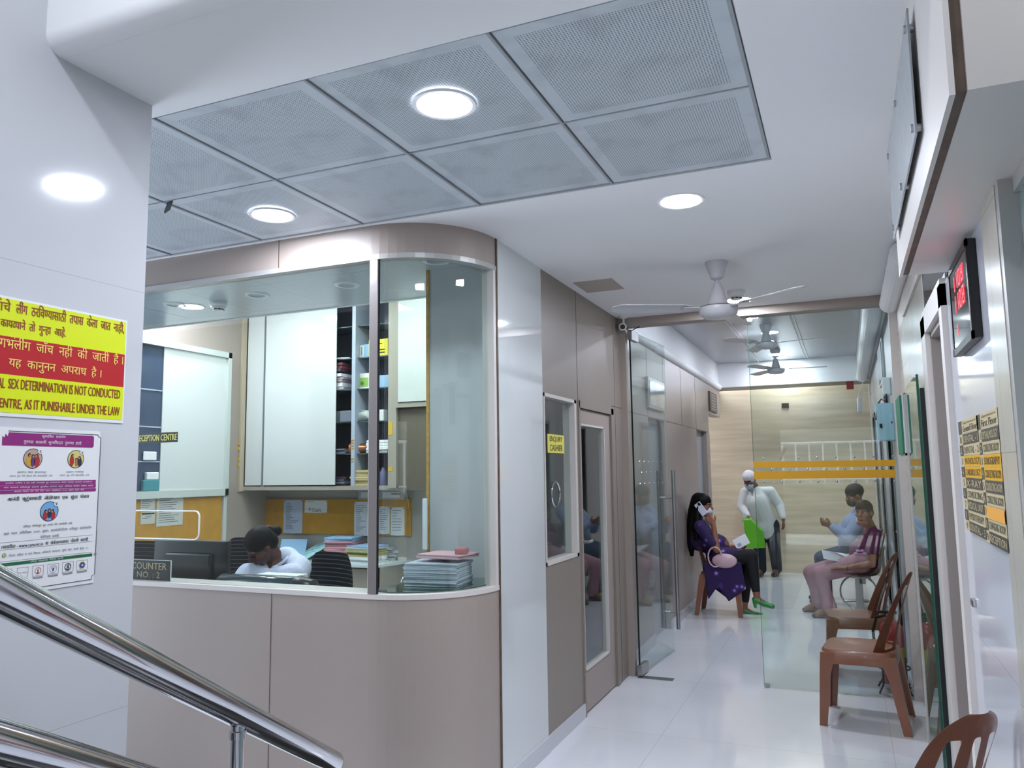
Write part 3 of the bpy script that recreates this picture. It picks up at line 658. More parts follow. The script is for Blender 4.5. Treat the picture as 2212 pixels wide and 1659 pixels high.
def seg7(ch, u, v, w, h, tk, id_):
    on = {'0': 'abcdef', '1': 'bc', '2': 'abged', '3': 'abgcd', '4': 'fgbc', '5': 'afgcd', '6': 'afgecd', '7': 'abc', '8': 'abcdefg', '9': 'abfgcd'}[ch]
    R_ = dict(a=(0, h-tk, w, h), g=(0, h/2-tk/2, w, h/2+tk/2), d=(0, 0, w, tk), f=(0, h/2, tk, h), e=(0, 0, tk, h/2), b=(w-tk, h/2, w, h), c=(w-tk, 0, w, h/2))
    for k in on: r_ = R_[k]; s.rect('digit#%s' % id_, M_led, u+r_[0], v+r_[1], u+r_[2], v+r_[3], 0.0008)
for row, txt, v0, hh in ((0, '1108', 0.70, 0.20), (1, '1108', 0.42, 0.22), (2, '1', 0.12, 0.16)):
    for i, ch in enumerate(txt): seg7(ch, SWc*(0.2+0.165*i), SHc*v0, SWc*0.10, SHc*hh, 0.006, '%d%d' % (row, i))
s.build(t)
# green and white board
t = thing('notice_board', 'green and white wall board with black corner caps seen edge-on', 'board')
mesh('green_face', bx((XR-0.075, 4.84, 1.575), (XR-0.055, 5.22, 1.90)), mat('board_green', '1f7a5c', 0.5), t)
mesh('frame', box(box(bx((XR-0.055, 4.83, 1.57), (XR-0.004, 5.23, 1.905)), (XR-0.064, 4.83, 1.565), (XR-0.05, 4.842, 1.91)), (XR-0.064, 4.83, 1.565), (XR-0.05, 5.23, 1.578)), M_white, t)
mesh('corner_cap', bx((XR-0.052, 4.822, 1.868), (XR-0.002, 4.845, 1.912), 0.002), M_black, t); mesh('corner_cap', bx((XR-0.052, 4.822, 1.562), (XR-0.002, 4.845, 1.602), 0.002), M_black, t)
mesh('hook', tube(B(), [(XR-0.035, 4.84, 1.905), (XR-0.035, 4.84, 1.94), (XR-0.003, 4.84, 1.945)], 0.003, 6), M_steelb, t)
# light blue electrical box and white junction box
t = thing('electrical_box', 'light blue metal electrical box on the right wall behind the glass', 'electrical box')
mesh('body', bx((0.235, 6.52, 1.705), (0.345, 6.78, 1.985), 0.003), mat('powder_blue', 'a5c6d4', 0.4), t)
mesh('door', bx((0.229, 6.525, 1.712), (0.236, 6.775, 1.978), 0.002), mat('powder_blue', 'a5c6d4', 0.4), t)
mesh('lock', box(bx((0.245, 6.512, 1.80), (0.262, 6.521, 1.83)), (0.325, 6.513, 1.83), (0.332, 6.521, 1.845)), M_black, t)
t = thing('junction_box', 'white plastic junction box above the light blue electrical box', 'junction box')
mesh('body', bx((0.285, 6.60, 2.055), (0.345, 6.70, 2.19), 0.008), M_white, t)
o = mesh('cable', tube(B(), [(0.31, 6.6, 2.06), (0.30, 6.58, 2.0), (0.27, 6.56, 2.02), (0.24, 6.55, 1.98), (0.225, 6.54, 1.86)], 0.006, 8), M_black, None, True); tag(o, 'black cable looping from the junction box over the blue electrical box', 'cable')
# framed picture high on the inner right wall
t = thing('wall_plaque', 'grey framed plaque high on the inner right wall under the cove', 'plaque')
mesh('frame', bx((0.325, 7.25, 2.24), (0.345, 8.05, 2.60), 0.004), M_steelb, t); mesh('plate', bx((0.320, 7.29, 2.27), (0.326, 8.01, 2.57)), mat('plaque_grey', '8c979d', 0.2), t)
b = bx((0.055, YB+0.1, 2.555), (0.145, YB+0.16, 2.66), 0.005); o = mesh('alarm_sounder', b, mat('alarm_red', 'b02c2c', 0.4), None); tag(o, 'small red alarm sounder under the far bulkhead by the right wall', 'alarm')
t = thing('emergency_light', 'white tube-shaped emergency light hung near the red alarm sounder', 'emergency light')
mesh('body', bx((0.165, 10.9, 2.205), (0.225, 10.97, 2.40), 0.02), M_white, t, True); mesh('hanging_wire', tube(tube(B(), [(0.175, 10.93, 2.40), (0.20, 10.93, 2.47), (0.26, 10.93, 2.62)], 0.004, 6), [(0.215, 10.93, 2.40), (0.20, 10.93, 2.47), (0.345, 10.93, 2.44)], 0.004, 6), M_white, t)
o = mesh('wall_socket', bx((-0.84, YW-0.012, 2.40), (-0.74, YW, 2.47), 0.002), mat('socket_dark', '4a3c30', 0.4)); tag(o, 'small dark square socket plate alone on the beige marble wall', 'socket')
# left wall fittings of the inner corridor
t = thing('glossy_picture', 'glossy grey framed picture above the doorway, seen through the glass door', 'picture')
mesh('frame', bx((XI, 6.86, 2.06), (XI+0.03, 7.52, 2.34), 0.004), M_steelb, t); mesh('image', bx((XI+0.03, 6.89, 2.09), (XI+0.033, 7.49, 2.31)), mat('picture_grey', '8a8d90', 0.08, var=0.5, vscale=5), t)  # mottled grey painted in place of a glass reflection
t = thing('list_board', 'brown list board at the far end of the left corridor wall', 'sign')
mesh('panel', bx((XI, 10.38, 2.27), (XI+0.02, 10.98, 2.53), 0.002), mat('board_brown', '544a45', 0.5), t)
s = Sign((XI+0.021, 10.38, 2.27), (0, 1, 0), (0, 0, 1))
for r_ in range(6): s.rect('lines', mat('board_text', '9a928c', 0.6), 0.12, 0.03+0.038*r_, 0.48, 0.042+0.038*r_, 0.0005)
s.build(t)

lt_ = atx(2104, 1302, XR-0.004); o = mesh('wall_latch', bx((XR-0.012, lt_.y-0.022, lt_.z-0.012), (XR+0.001, lt_.y+0.022, lt_.z+0.012), 0.003), M_steelb); tag(o, 'small steel latch plate on the white tiles below the directory boards', 'latch')
# directory boards on the white tiles
def directory(label, px, rows, top1, top2):
    (ax, ay), (bx_, by) = px      # near-bottom right pixel, far-top left pixel
    xw = XR-0.012
    a = atx(ax, ay, xw); c = atx(bx_, by, xw); W_ = abs(c.y-a.y); H_ = c.z-a.z
    s = Sign((xw, c.y, a.z), (0, -1, 0), (0, 0, 1))
    t = thing('directory_board', label, 'sign', (0, 0, 0), 0, 'floor directory boards')
    mesh('panel', prism(B(), [(0, 0), (W_, 0), (W_, H_), (0, H_)], -0.010, 0, s.P), M_cream, t)
    n = len(rows)+1.3; rh = H_/n
    dk, lt = mat('sign_dark', '4b463f', 0.35), mat('sign_gold', 'c3b38b', 0.35); am = mat('sign_amber', 'd8a21c', 0.4)
    s.rect('heading_plate', lt, 0.2*W_, H_-1.25*rh, W_-0.002, H_-0.001, 0.0012); s.rect('dark_plate', dk, 0.001, H_-1.25*rh, 0.2*W_, H_-0.001, 0.0012)
    s.text('lettering', dk, top1, 0.28*W_, H_-0.48*rh, 0.92*W_, H_-0.2*rh, 0.002); s.text('lettering', dk, top2, 0.25*W_, H_-1.12*rh, 0.95*W_, H_-0.55*rh, 0.002, 0.0008)
    for i, (num, txt, kind) in enumerate(rows):
        v1 = H_-1.3*rh-i*rh; v0 = v1-rh; alt = i % 2 == 0
        A = {'a': am, 'o': mat('orange_paper', 'd99a3e', 0.6)}.get(kind, dk if alt else lt)
        bk = lt if alt else dk
        s.rect('number_plates', {True: lt, False: dk}[alt] if kind != 'a' else am, 0.001, v0+0.0006, 0.2*W_, v1-0.0006, 0.0012) if False else s.rect('light_plate' if alt else 'dark_plate', lt if alt else dk, 0.001, v0+0.0006, 0.2*W_, v1-0.0006, 0.0012)
        key = {'a': 'amber_plate', 'o': 'orange_note'}.get(kind, 'dark_plate' if alt else 'light_plate')
        s.rect(key, A, 0.21*W_, v0+0.0006, W_-0.002, v1-0.0006, 0.0013 if kind != 'o' else 0.004)
        s.text('lettering_dark' if alt else 'lettering_light', dk if alt else lt, num, (0.05 if len(num) > 1 else 0.07)*W_, v0+0.2*rh, (0.17 if len(num) > 1 else 0.13)*W_, v0+0.8*rh, 0.002)
        if kind != 'o':
            ink = dk if (kind == 'a' or not alt) else lt
            s.text('lettering_dark' if ink is dk else 'lettering_light', ink, txt, 0.25*W_, v0+0.2*rh, 0.95*W_, v0+0.8*rh, 0.002, 0.0005)
    s.build(t)
directory('narrow directory board farther from the camera, its list headed Ground Floor', ((2134, 1168), (2070, 912)), [('1', 'DENTAL - 1', ''), ('2', 'DENTAL - 2', ''), ('3', 'PATHOLOGY', 'a'), ('4', 'CARDIOLOGY', 'a'), ('5', 'X-RAY', ''), ('6', 'CONSULTING', ''), ('7', 'MEDICAL UNIT', ''), ('8', 'PHYSIOTHERAPY', ''), ('9', 'DENTAL - 3', '')], 'Departments in', 'Ground Floor')
directory('narrow directory board nearer the camera, headed First Floor, with an orange note', ((2181, 1196), (2109, 897)), [('11', 'OPTHALMOLOGY', ''), ('12', 'CONSULTING ROOM', ''), ('13', 'SONOGRAPHY', 'a'), ('14', 'CONSULTING ROOM', 'a'), ('15', 'CONSULTING ROOM', ''), ('16', 'CONSULTING ROOM', ''), ('17', '', 'o'), ('18', 'CHANGING ROOM', ''), ('19', 'RECEPTION', '')], 'Departments in', 'First Floor')

# ================================================================ PILLAR SIGNS
xq = XP+0.002
def lp(px, py): return atx(px, py, xq)
s = Sign((xq, 1.19, lp(268, 915).z), (0, 1, 0), (0, 0, 1)); r0 = s.loc(lp(275, 693)); SWp, SHp = r0[0], r0[1]
t = thing('law_sign', 'large yellow and red notice sheet taped high on the white pillar', 'sign')
mesh('sheet', prism(B(), [(0, 0), (SWp, 0), (SWp, SHp), (0, SHp)], -0.001, 0.0006, s.P), M_white, t)
YE = mat('notice_yellow', 'd7e312', 0.3); RE = mat('notice_red', 'b51d24', 0.3); BR = mat('notice_brown_ink', '8a3208', 0.5); YI = mat('notice_yellow_ink', 'efc964', 0.5)
k = 290/1604.0
def cp(cx, cy): return s.loc(lp(cx*k, 620+cy*k))
u1 = cp(1505, 420)[0]; ztop = cp(1505, 425)[1]; za = cp(1482, 808)[1]; zb2 = cp(1465, 1198)[1]; zc = cp(1448, 1590)[1]
s.rect('yellow_band', YE, 0.006, za, u1, ztop, 0.0012); s.rect('red_band', RE, 0.006, zb2, u1, za, 0.0012); s.rect('yellow_band', YE, 0.006, zc, u1, zb2, 0.0012)
def tline(key, m, txt, xl, xr, ybot, ytop, bold=0.0004):
    """ybot, ytop in crop pixels measured at the right end xr"""
    a = cp(xr, ybot); c = cp(xr, ytop); u0_ = cp(xl, ybot)[0] if xl is not None else None
    s.text(key, m, txt, u0_, a[1], a[0], c[1], 0.0022, bold)
tline('dark_lettering', BR, 'गर्भाचे'.replace('र्भ', 'भ^'), -190, 120, 300, 150); tline('dark_lettering', BR, 'लींग  ठरवि<ण>यासाठी  तपास  केला  जात  नाही,'.replace('वि', 'िव'), 170, 1475, 572, 420)
tline('dark_lettering', BR, 'काय'+'<द>याने  तो  गु<न>हा  आहे.', -10, 778, 632, 480)
tline('light_lettering', YI, 'गभ^लींग  जाँच  नही  की  जाती  है ।', -30, 1460, 945, 795); tline('light_lettering', YI, 'यह  कानुनन  अपराध  है ।', 85, 1200, 1115, 960)
tline('dark_lettering', BR, 'PRENATAL', -300, 50, 1208, 1090, 0.0005); tline('dark_lettering', BR, 'SEX DETERMINATION IS NOT CONDUCTED', 84, 1427, 1337, 1232, 0.0005); tline('dark_lettering', BR, 'THIS CENTRE,', -300, 255, 1475, 1345, 0.0005); tline('dark_lettering', BR, 'AS IT PUNISHABLE UNDER THE LAW', 280, 1420, 1540, 1435, 0.0005)
s.build(t)
# adoption poster
k2 = 220/1014.0
s = Sign((xq, 1.285, lp(205, 1255).z-0.004), (0, 1, 0), (0, 0, 1)); r0 = s.loc(lp(217, 932)); PWp, PHp = r0[0], r0[1]
t = thing('adoption_poster', 'white poster with purple banner and round pictures below the yellow notice', 'poster')
mesh('sheet', prism(B(), [(0, 0.008), (0.006, 0.0), (PWp, 0), (PWp, PHp-0.004), (PWp-0.004, PHp), (0, PHp)], -0.001, 0.0005, s.P), M_white, t)
def cq(cx, cy): return s.loc(lp(cx*k2, 920+cy*k2))
PU = mat('poster_purple', '8a1f72', 0.4); GR = mat('poster_green', '14633a', 0.4); IK = M_ink; GY = mat('grey_ink', '5a5c66', 0.6)
um, un = cq(975, 700)[0], cq(935, 700)[0]
A_ = cq(935, 100); Bq = cq(935, 218); s.poly('purple_banner', PU, [(0.02, Bq[1]), (A_[0]-0.004, Bq[1]), (A_[0], Bq[1]+0.004), (A_[0], A_[1]-0.004), (A_[0]-0.004, A_[1]), (0.036, A_[1]), (0.034, A_[1]-0.010), (0.028, A_[1]-0.004), (0.026, A_[1]-0.013), (0.02, A_[1]-0.010)])
vA = cq(700, 100)[1]
s.text('white_lettering', M_white, 'सुर<क>षित  सम^पण'.replace('षि', 'िष').replace('म^प', 'मप^'), cq(415, 120)[0], Bq[1]+0.021, cq(650, 120)[0], Bq[1]+0.032); s.text('white_lettering', M_white, 'तुम<च>या  बाळाची  सुर<क>ितता  तुम<च>या  हाती'.replace('<क>ितता', '<क>िषतता'), cq(232, 170)[0], Bq[1]+0.004, cq(806, 190)[0], Bq[1]+0.017)
b = s.bm('black_border', IK)
tube(b, [s.P(0.035, PHp-0.010, 0.001), s.P(um-0.010, PHp-0.010, 0.001), s.P(um-0.006, PHp-0.016, 0.001), s.P(um, PHp-0.018, 0.001), s.P(um, 0.024, 0.001), s.P(um-0.008, 0.020, 0.001), s.P(um-0.01, 0.010, 0.001), s.P(0.01, 0.010, 0.001)], 0.0008, 5)
def pic(cx, cy, r, bg, folk, mark):
    u, v = cq(cx, cy); s.disc('picture_disc#%d' % cx, bg, u, v, r, 0.0012); s.disc('picture_rim', IK, u, v, r+0.001, 0.0014, r0=r-0.0006)
    for (du, dv, w_, h_, m) in folk:
        s.disc('picture_figures#%s' % m.name, m, u+du*r, v+dv*r, w_*r, 0.0018, ry=h_*r, seg=14)
    hair = mat('picture_hair', '1d1416', 0.6); skin = mat('picture_skin', 'b98058', 0.6)
    for (du, dv, w_, h_, m) in folk:
        s.disc('picture_heads', hair, u+du*r*0.9, v+(dv+h_)*r, 0.17*r, 0.0020, ry=0.2*r, seg=12); s.disc('picture_faces', skin, u+du*r*0.8, v+(dv+h_-0.05)*r, 0.10*r, 0.0022, ry=0.13*r, seg=12)
    s.disc('white_badge', M_white, u+0.75*r, v+0.75*r, 0.26*r, 0.0024, seg=16); s.text('badge_mark', IK, mark, u+0.62*r, v+0.6*r, u+0.88*r, v+0.9*r, 0.003)
rd, ye, bl, pu = mat('picture_red', 'a5262b', 0.6), mat('picture_yellow', 'c99a2c', 0.6), mat('picture_blue', '1c2848', 0.6), mat('picture_violet', '54306e', 0.6)
R1 = abs(cq(415, 325)[1]-cq(415, 230)[1])
pic(325, 325, R1, mat('picture_tan', 'b89a86', 0.6), [(-0.45, -0.25, 0.28, 0.6, ye), (0.0, -0.3, 0.24, 0.55, pu), (0.45, -0.3, 0.3, 0.6, rd)], 'X')
pic(752, 330, R1*0.95, mat('picture_sand', 'cfc274', 0.6), [(-0.5, -0.2, 0.28, 0.6, rd), (0.1, -0.45, 0.2, 0.4, mat('picture_orange', 'b86a3c', 0.6)), (0.5, -0.35, 0.28, 0.5, bl)], 'X')
pic(488, 850, R1, mat('picture_sky', '6fa3cf', 0.6), [(-0.45, -0.45, 0.26, 0.45, rd), (0.0, -0.3, 0.22, 0.4, bl), (0.42, -0.45, 0.26, 0.45, rd)], '✓' if False else 'v')
def pl(key, m, txt, xl, xr, y, hpx, bold=0.0):
    """a line of poster text between crop pixels, y and height at its right end"""
    a = cq(xr, y+hpx/2); c = cq(xr, y-hpx/2); s.text(key, m, txt, cq(xl, y)[0], a[1], a[0], c[1], 0.0016, bold)
pl('grey_lettering', GY, 'हॉ<स>पीटल  किवा  डॉ<क>टरांकडून'.replace('कि', 'िक'), 172, 458, 460, 26); pl('grey_lettering', GY, 'पर<स>पर  मूल  घेणे  कि<व>वा  देणे  बेकायदेशीर  आहे.'.replace('कि', 'िक'), 92, 520, 495, 26)
pl('grey_lettering', GY, 'ए<ख>खा<द>या  <व>य<क>तीकडून', 655, 832, 457, 24); pl('grey_lettering', GY, 'पर<स>पर  मूल  घेणे  बेकायदेशीर  आहे.', 590, 886, 490, 24)
for ya, yb in ((537, 574), (577, 614), (619, 650)):
    a = cq(955, ya); c = cq(955, yb); s.rect('purple_stripes', PU, 0.003, c[1], a[0]-0.001, a[1], 0.0012)
pl('white_lettering', M_white, 'सामाजिक  शारीरिक  व  इतर  काही  कारणामुळे  मूल  सांभाळ<ण>यास  स<क>षम  नसणा^या  पालकांनी  कायदेशीरपणे'.replace('जि', 'िज').replace('रि', 'िर'), 50, 915, 556, 20)
pl('white_lettering', M_white, 'बाल  क<ल>याण  समितीपुढे  बाळाचे  सुर<क>षित  समपण  करून  अधिकृत  सं<स>थेत  दाखल  करावे'.replace('मि', 'िम').replace('षि', 'िष').replace('धि', 'िध'), 36, 920, 595, 20)
pl('white_lettering', M_white, 'बाळास  विकत  देणे  घेणे  बाल  <न>याय  अधिनियम  २०१५  नुसार  गु<न>हा  आहे'.replace('वि', 'िव').replace('धि', 'िध').replace('नि', 'िन'), 140, 832, 635, 20)
pl('black_lettering', IK, 'आनंदी  कुटुंबासाठी  ॲडॉ<प>शन  एक  सुंदर  प^याय', 72, 882, 702, 50, 0.0003)
pl('black_lettering', IK, 'अधिकृत  सं<स>थेकडून  मूल  द<त>तक  घेणे  कायदेशीर  आहे.'.replace('धि', 'िध'), 228, 718, 968, 30)
pl('grey_lettering', GY, 'बाल  <न>याय  अधिनियम  २०१५  नुसार,  कायदेशीररी<त>या  अधिकृत  सं<स>थे<द>वारेच'.replace('धि', 'िध').replace('नि', 'िन'), 38, 906, 1010, 38); pl('grey_lettering', GY, 'ॲडॉ<प>शन  करावे.', 398, 585, 1088, 34)
for yy in (1085, 1150, 1255): a = cq(920, yy); s.rect('rules', GY, 0.004, a[1], a[0]-0.001, a[1]+0.0005)
pl('black_lettering', IK, '<त>याकरिता - www.cara.nic.in  या  संकेत<स>थळावर  नोंदणी  करावी.'.replace('रि', 'िर'), 14, 878, 1125, 40, 0.0002)
pl('grey_lettering', GY, 'जि<ल>हा  महिला  व  बाल  विकास  अधिकारी  कायालय,  मुंबई  शहर,  वरळी  मुंबई - १८.'.replace('जि', 'िज').replace('हि', 'िह').replace('वि', 'िव').replace('धि', 'िध'), 90, 880, 1212, 32)
u, v = cq(38, 1290); s.disc('seal_emblem', mat('seal_olive', '8f9148', 0.6), u, v, 0.0055, 0.0013, seg=20); s.disc('seal_core', mat('seal_cream', 'd9d4a0', 0.6), u, v, 0.0034, 0.0017, seg=16); s.rect('seal_figure', IK, u-0.0006, v-0.002, u+0.0006, v+0.002, 0.002)
a = cq(918, 1268); c = cq(918, 1296); s.rect('green_stripe', GR, 0.002, c[1], a[0]-0.001, a[1], 0.0012); pl('white_lettering', M_white, '- अधिकृत  <स>पेशलाय<झ>ड  ॲडॉ<प>शन  एज<न>सी -'.replace('धि', 'िध'), 280, 635, 1322, 20) if False else s.text('white_lettering', M_white, '- अिधकृत  <स>पेशलाय<झ>ड  ॲडॉ<प>शन  एज<न>सी -', cq(285, 1340)[0], c[1]+0.0008, cq(635, 1320)[0], a[1]-0.0008)
logos = [(375, 1455, 'flame'), (527, 1430, 'people'), (673, 1410, 'eight'), (815, 1395, 'hex'), (222, 1470, 'word'), (60, 1490, 'none')]
for cx_, cy_, kd in logos:
    u, v = cq(cx_, cy_); v = c[1]-0.021; h = 0.013; w_ = (cq(cx_+55, cy_)[0]-cq(cx_-55, cy_)[0])/2
    for q in ((u-w_, v-h, u+w_, v-h+0.0005), (u-w_, v+h-0.0005, u+w_, v+h), (u-w_, v-h, u-w_+0.0005, v+h), (u+w_-0.0005, v-h, u+w_, v+h)): s.rect('logo_boxes', GY, *q)
    if kd == 'flame': s.disc('red_logo', rd, u, v, h*0.65, 0.0013, r0=h*0.56); s.poly('red_logo', rd, [(u-0.0012, v-0.005), (u+0.0012, v-0.005), (u+0.0018, v), (u, v+0.006), (u-0.0018, v)]); s.poly('red_logo', rd, [(u-0.004, v-0.005), (u, v-0.009), (u+0.004, v-0.005)])
    if kd == 'people':
        for q in (-1, 1): s.disc('blue_logo', mat('logo_blue', '23408e', 0.5), u+q*0.0035, v+0.003, 0.003, 0.0013, r0=0.0024)
        s.disc('blue_logo', _M['logo_blue'], u, v, 0.0016, 0.0015); s.rect('blue_logo', _M['logo_blue'], u-0.002, v-0.006, u+0.002, v-0.001); s.disc('grey_logo', GY, u, v, h*0.8, 0.0012, r0=h*0.74)
    if kd == 'eight': s.disc('black_logo', IK, u, v, h*0.75, 0.0013, r0=h*0.6, ry=None); s.disc('black_logo', IK, u, v+0.003, 0.0032, 0.0015, r0=0.0016); s.disc('black_logo', IK, u, v-0.0035, 0.004, 0.0015, r0=0.002)
    if kd == 'hex': s.disc('gold_logo', mat('logo_gold', 'c7a52c', 0.5), u, v, h*0.8, 0.0013, seg=6); s.disc('blue_disc', _M['logo_blue'], u, v, h*0.6, 0.0016, seg=20); s.poly('white_leaf', M_white, [(u, v-0.004), (u+0.005, v+0.002), (u+0.001, v), (u, v+0.004), (u-0.001, v), (u-0.005, v+0.002)], 0.002)
    if kd == 'word': s.text('black_lettering', IK, 'BAL ASHA', u-w_*0.85, v-0.0012, u+w_*0.85, v+0.0016)
    for r_ in range(2): s.rect('tiny_caption', GY, u-w_*0.9, v-h-0.004-0.003*r_, u+w_*0.9, v-h-0.0025-0.003*r_)
s.build(t)
o = mesh('pin', lathe(B(), [(0, 0.006), (0.003, 0.005), (0.0035, 0)], (xq-0.002, lp(205, 1196).y, lp(205, 1196).z), 12, 'x'), mat('pin_brown', '9a7a66', 0.5)); tag(o, 'small brown pin in the pillar beside the edge of the white poster', 'pin')

# signs on the counter glass
s = Sign((aty(285, 955, YC+0.026).x-0.06, YC+0.026, aty(385, 955, YC+0.026).z), (1, 0, 0), (0, 0, 1)); r0 = s.loc(aty(385, 933, YC+0.026)); 
t = thing('reception_sign', 'black strip sign reading RECEPTION CENTRE on the counter glass', 'sign')
mesh('strip', prism(B(), [(0, 0), (r0[0], 0), (r0[0], r0[1]), (0, r0[1])], 0.001, 0.002, s.P), M_black, t)
s.text('lettering', mat('pale_yellow', 'd9d86a', 0.5), 'RECEPTION CENTRE', s.loc(aty(297, 945, YC+0.026))[0], r0[1]*0.2, r0[0]-0.006, r0[1]*0.82, 0.003, 0.0012); s.build(t)
s = Sign((aty(285, 1260, YC+0.045).x-0.06, YC+0.045, 0.968), (1, 0, 0), (0, 0, 1)); r0 = s.loc(aty(370, 1212, YC+0.045))
t = thing('counter_sign', 'dark brown plate reading COUNTER NO. : 2 standing inside the counter glass', 'sign')
mesh('plate', prism(B(), [(0, 0), (r0[0], 0), (r0[0], r0[1]), (0, r0[1])], 0.0, 0.003, s.P), mat('dark_brown_acrylic', '221310', 0.25), t)
mesh('white_edge', prism(prism(B(), [(r0[0], 0), (r0[0]+0.004, 0), (r0[0]+0.004, r0[1]), (r0[0], r0[1])], 0.0, 0.004, s.P), [(0, r0[1]), (r0[0]+0.004, r0[1]), (r0[0]+0.004, r0[1]+0.003), (0, r0[1]+0.003)], 0.0, 0.004, s.P), M_white, t)
TA = mat('tan_ink', 'cbb084', 0.5); s.text('lettering', TA, 'COUNTER', s.loc(aty(285, 1230, YC+0.045))[0], r0[1]*0.54, s.loc(aty(361, 1230, YC+0.045))[0], r0[1]*0.88, 0.0042, 0.0003); s.text('lettering', TA, 'NO. : 2', s.loc(aty(297, 1250, YC+0.045))[0], r0[1]*0.12, s.loc(aty(346, 1250, YC+0.045))[0], r0[1]*0.42, 0.0042, 0.0003); s.build(t)

# ================================================================ PLASTIC CHAIRS
M_chair = mat('brown_plastic', '875843', 0.28, var=0.08, vscale=5, coat=0.2)
def plastic_chair(label):
    """faces local -x; origin on the floor under the middle of the seat"""
    t = thing('plastic_chair', label, 'chair', (0, 0, 0), 0, 'brown moulded plastic chairs')
    hw, hd, z = 0.205, 0.205, 0.435
    bm = B(); n = 12; rows = []
    def outline(sc, k=28):
        o = []
        for i in range(k):
            a = 2*PI*i/k; c_, s_ = math.cos(a), math.sin(a); e = 0.38
            o.append((hd*sc*math.copysign(abs(c_)**e, c_), hw*sc*math.copysign(abs(s_)**e, s_)))
        return o
    prof = [(0.0, -0.012), (0.5, -0.010), (0.85, -0.002), (0.96, 0.002), (1.0, -0.008), (1.025, -0.075), (1.005, -0.078), (0.985, -0.014), (0.9, -0.014), (0.0, -0.022)]
    rings = []
    for sc, dz in prof:
        if sc == 0: rings.append([bm.verts.new((0, 0, z+dz))])
        else: rings.append([bm.verts.new((x*sc, y*sc, z+dz+(0.006*(x/hd)*-1 if x < 0 else 0)*-1)) for x, y in outline(1)])
    for a, b in zip(rings, rings[1:]):
        k = max(len(a), len(b))
        for i in range(k):
            j = (i+1) % k
            if len(a) == 1: bm.faces.new((a[0], b[i], b[j]))
            elif len(b) == 1: bm.faces.new((a[i], b[0], a[j]))
            else: bm.faces.new((a[i], b[i], b[j], a[j]))
    mesh('seat', bm, M_chair, t, True)
    for sx in (-1, 1):
        for sy in (-1, 1):
            bm = B(); rs = []
            for f_, w_ in ((0, 0.060), (0.06, 0.052), (0.16, 0.038), (0.3, 0.032), (0.7, 0.027), (1, 0.023)):
                zz = (z-0.02)*(1-f_); ox = sx*(hd-w_+0.002+0.045*f_*(1.35 if sx > 0 else 0.4)); oy = sy*(hw-w_+0.004+0.02*f_)
                pts = [(-sx*w_, sy*w_*0.9), (sx*w_*0.9, sy*w_*0.9), (sx*w_*0.9, -sy*w_), (sx*w_*0.45, -sy*w_), (sx*w_*0.45, sy*w_*0.5), (-sx*w_, sy*w_*0.5)]
                rs.append([bm.verts.new((ox+p[0], oy+p[1], zz)) for p in pts])
            for a, b in zip(rs, rs[1:]):
                for i in range(6): bm.faces.new((a[i], b[i], b[(i+1) % 6], a[(i+1) % 6]))
            bm.faces.new(rs[0]); bm.faces.new(rs[-1][::-1]); mesh('leg', bm, M_chair, t, True)
    # backrest: a curved slotted shell
    bm = B(); NS, NT = 20, 30; grid = []
    for j in range(NT+1):
        u = j/NT; w_ = 0.198-0.055*min(1, u/0.8)
        if u > 0.78: q = (u-0.78)/0.22; w_ = 0.143*math.sqrt(max(0.0, 1-q*q*0.93))
        zz = z-0.045+u*0.49-0.0; xx = hd-0.012+0.02*u+0.10*u**1.5
        row = []
        for i in range(NS+1):
            v = -1+2*i/NS; cv = 0.115*(1-u)**0.8+0.015; row.append(bm.verts.new((xx-cv*v*v, w_*v, zz-0.03*(1-u)*v*v)))
        grid.append(row)
    for j in range(NT):
        for i in range(NS):
            if 4 <= j < 26 and (3 <= i <= 5 or 9 <= i <= 10 or 14 <= i <= 16): continue
            bm.faces.new((grid[j][i], grid[j][i+1], grid[j+1][i+1], grid[j+1][i]))
    for v in [v for v in bm.verts if not v.link_faces]: bm.verts.remove(v)
    bmesh.ops.solidify(bm, geom=bm.faces[:], thickness=0.011)
    o = mesh('backrest', bm, M_chair, t, True)
    md = o.modifiers.new('sub', 'SUBSURF'); md.levels = 1; md.render_levels = 1
    return t
ch = plastic_chair('brown plastic chair before the glass partition, nearest of the two facing the aisle'); ch.location = (0.012, 5.30, 0); ch.rotation_euler = (0, 0, math.radians(-6))
c2 = copy_tree(ch); c2['label'] = 'brown plastic chair just behind the glass partition'; c2.location = (0.0, 6.42, 0); c2.rotation_euler = (0, 0, math.radians(2))
c3 = copy_tree(ch); c3['label'] = 'brown plastic chair cut off at the bottom right corner, against the white tiles'; c3.location = (0.052, 2.56, 0); c3.rotation_euler = (0, 0, math.radians(-42))
c4 = copy_tree(ch); c4['label'] = 'brown plastic chair the woman on the phone sits on'; c4.location = (-1.28, 8.62, 0); c4.rotation_euler = (0, 0, math.radians(180))

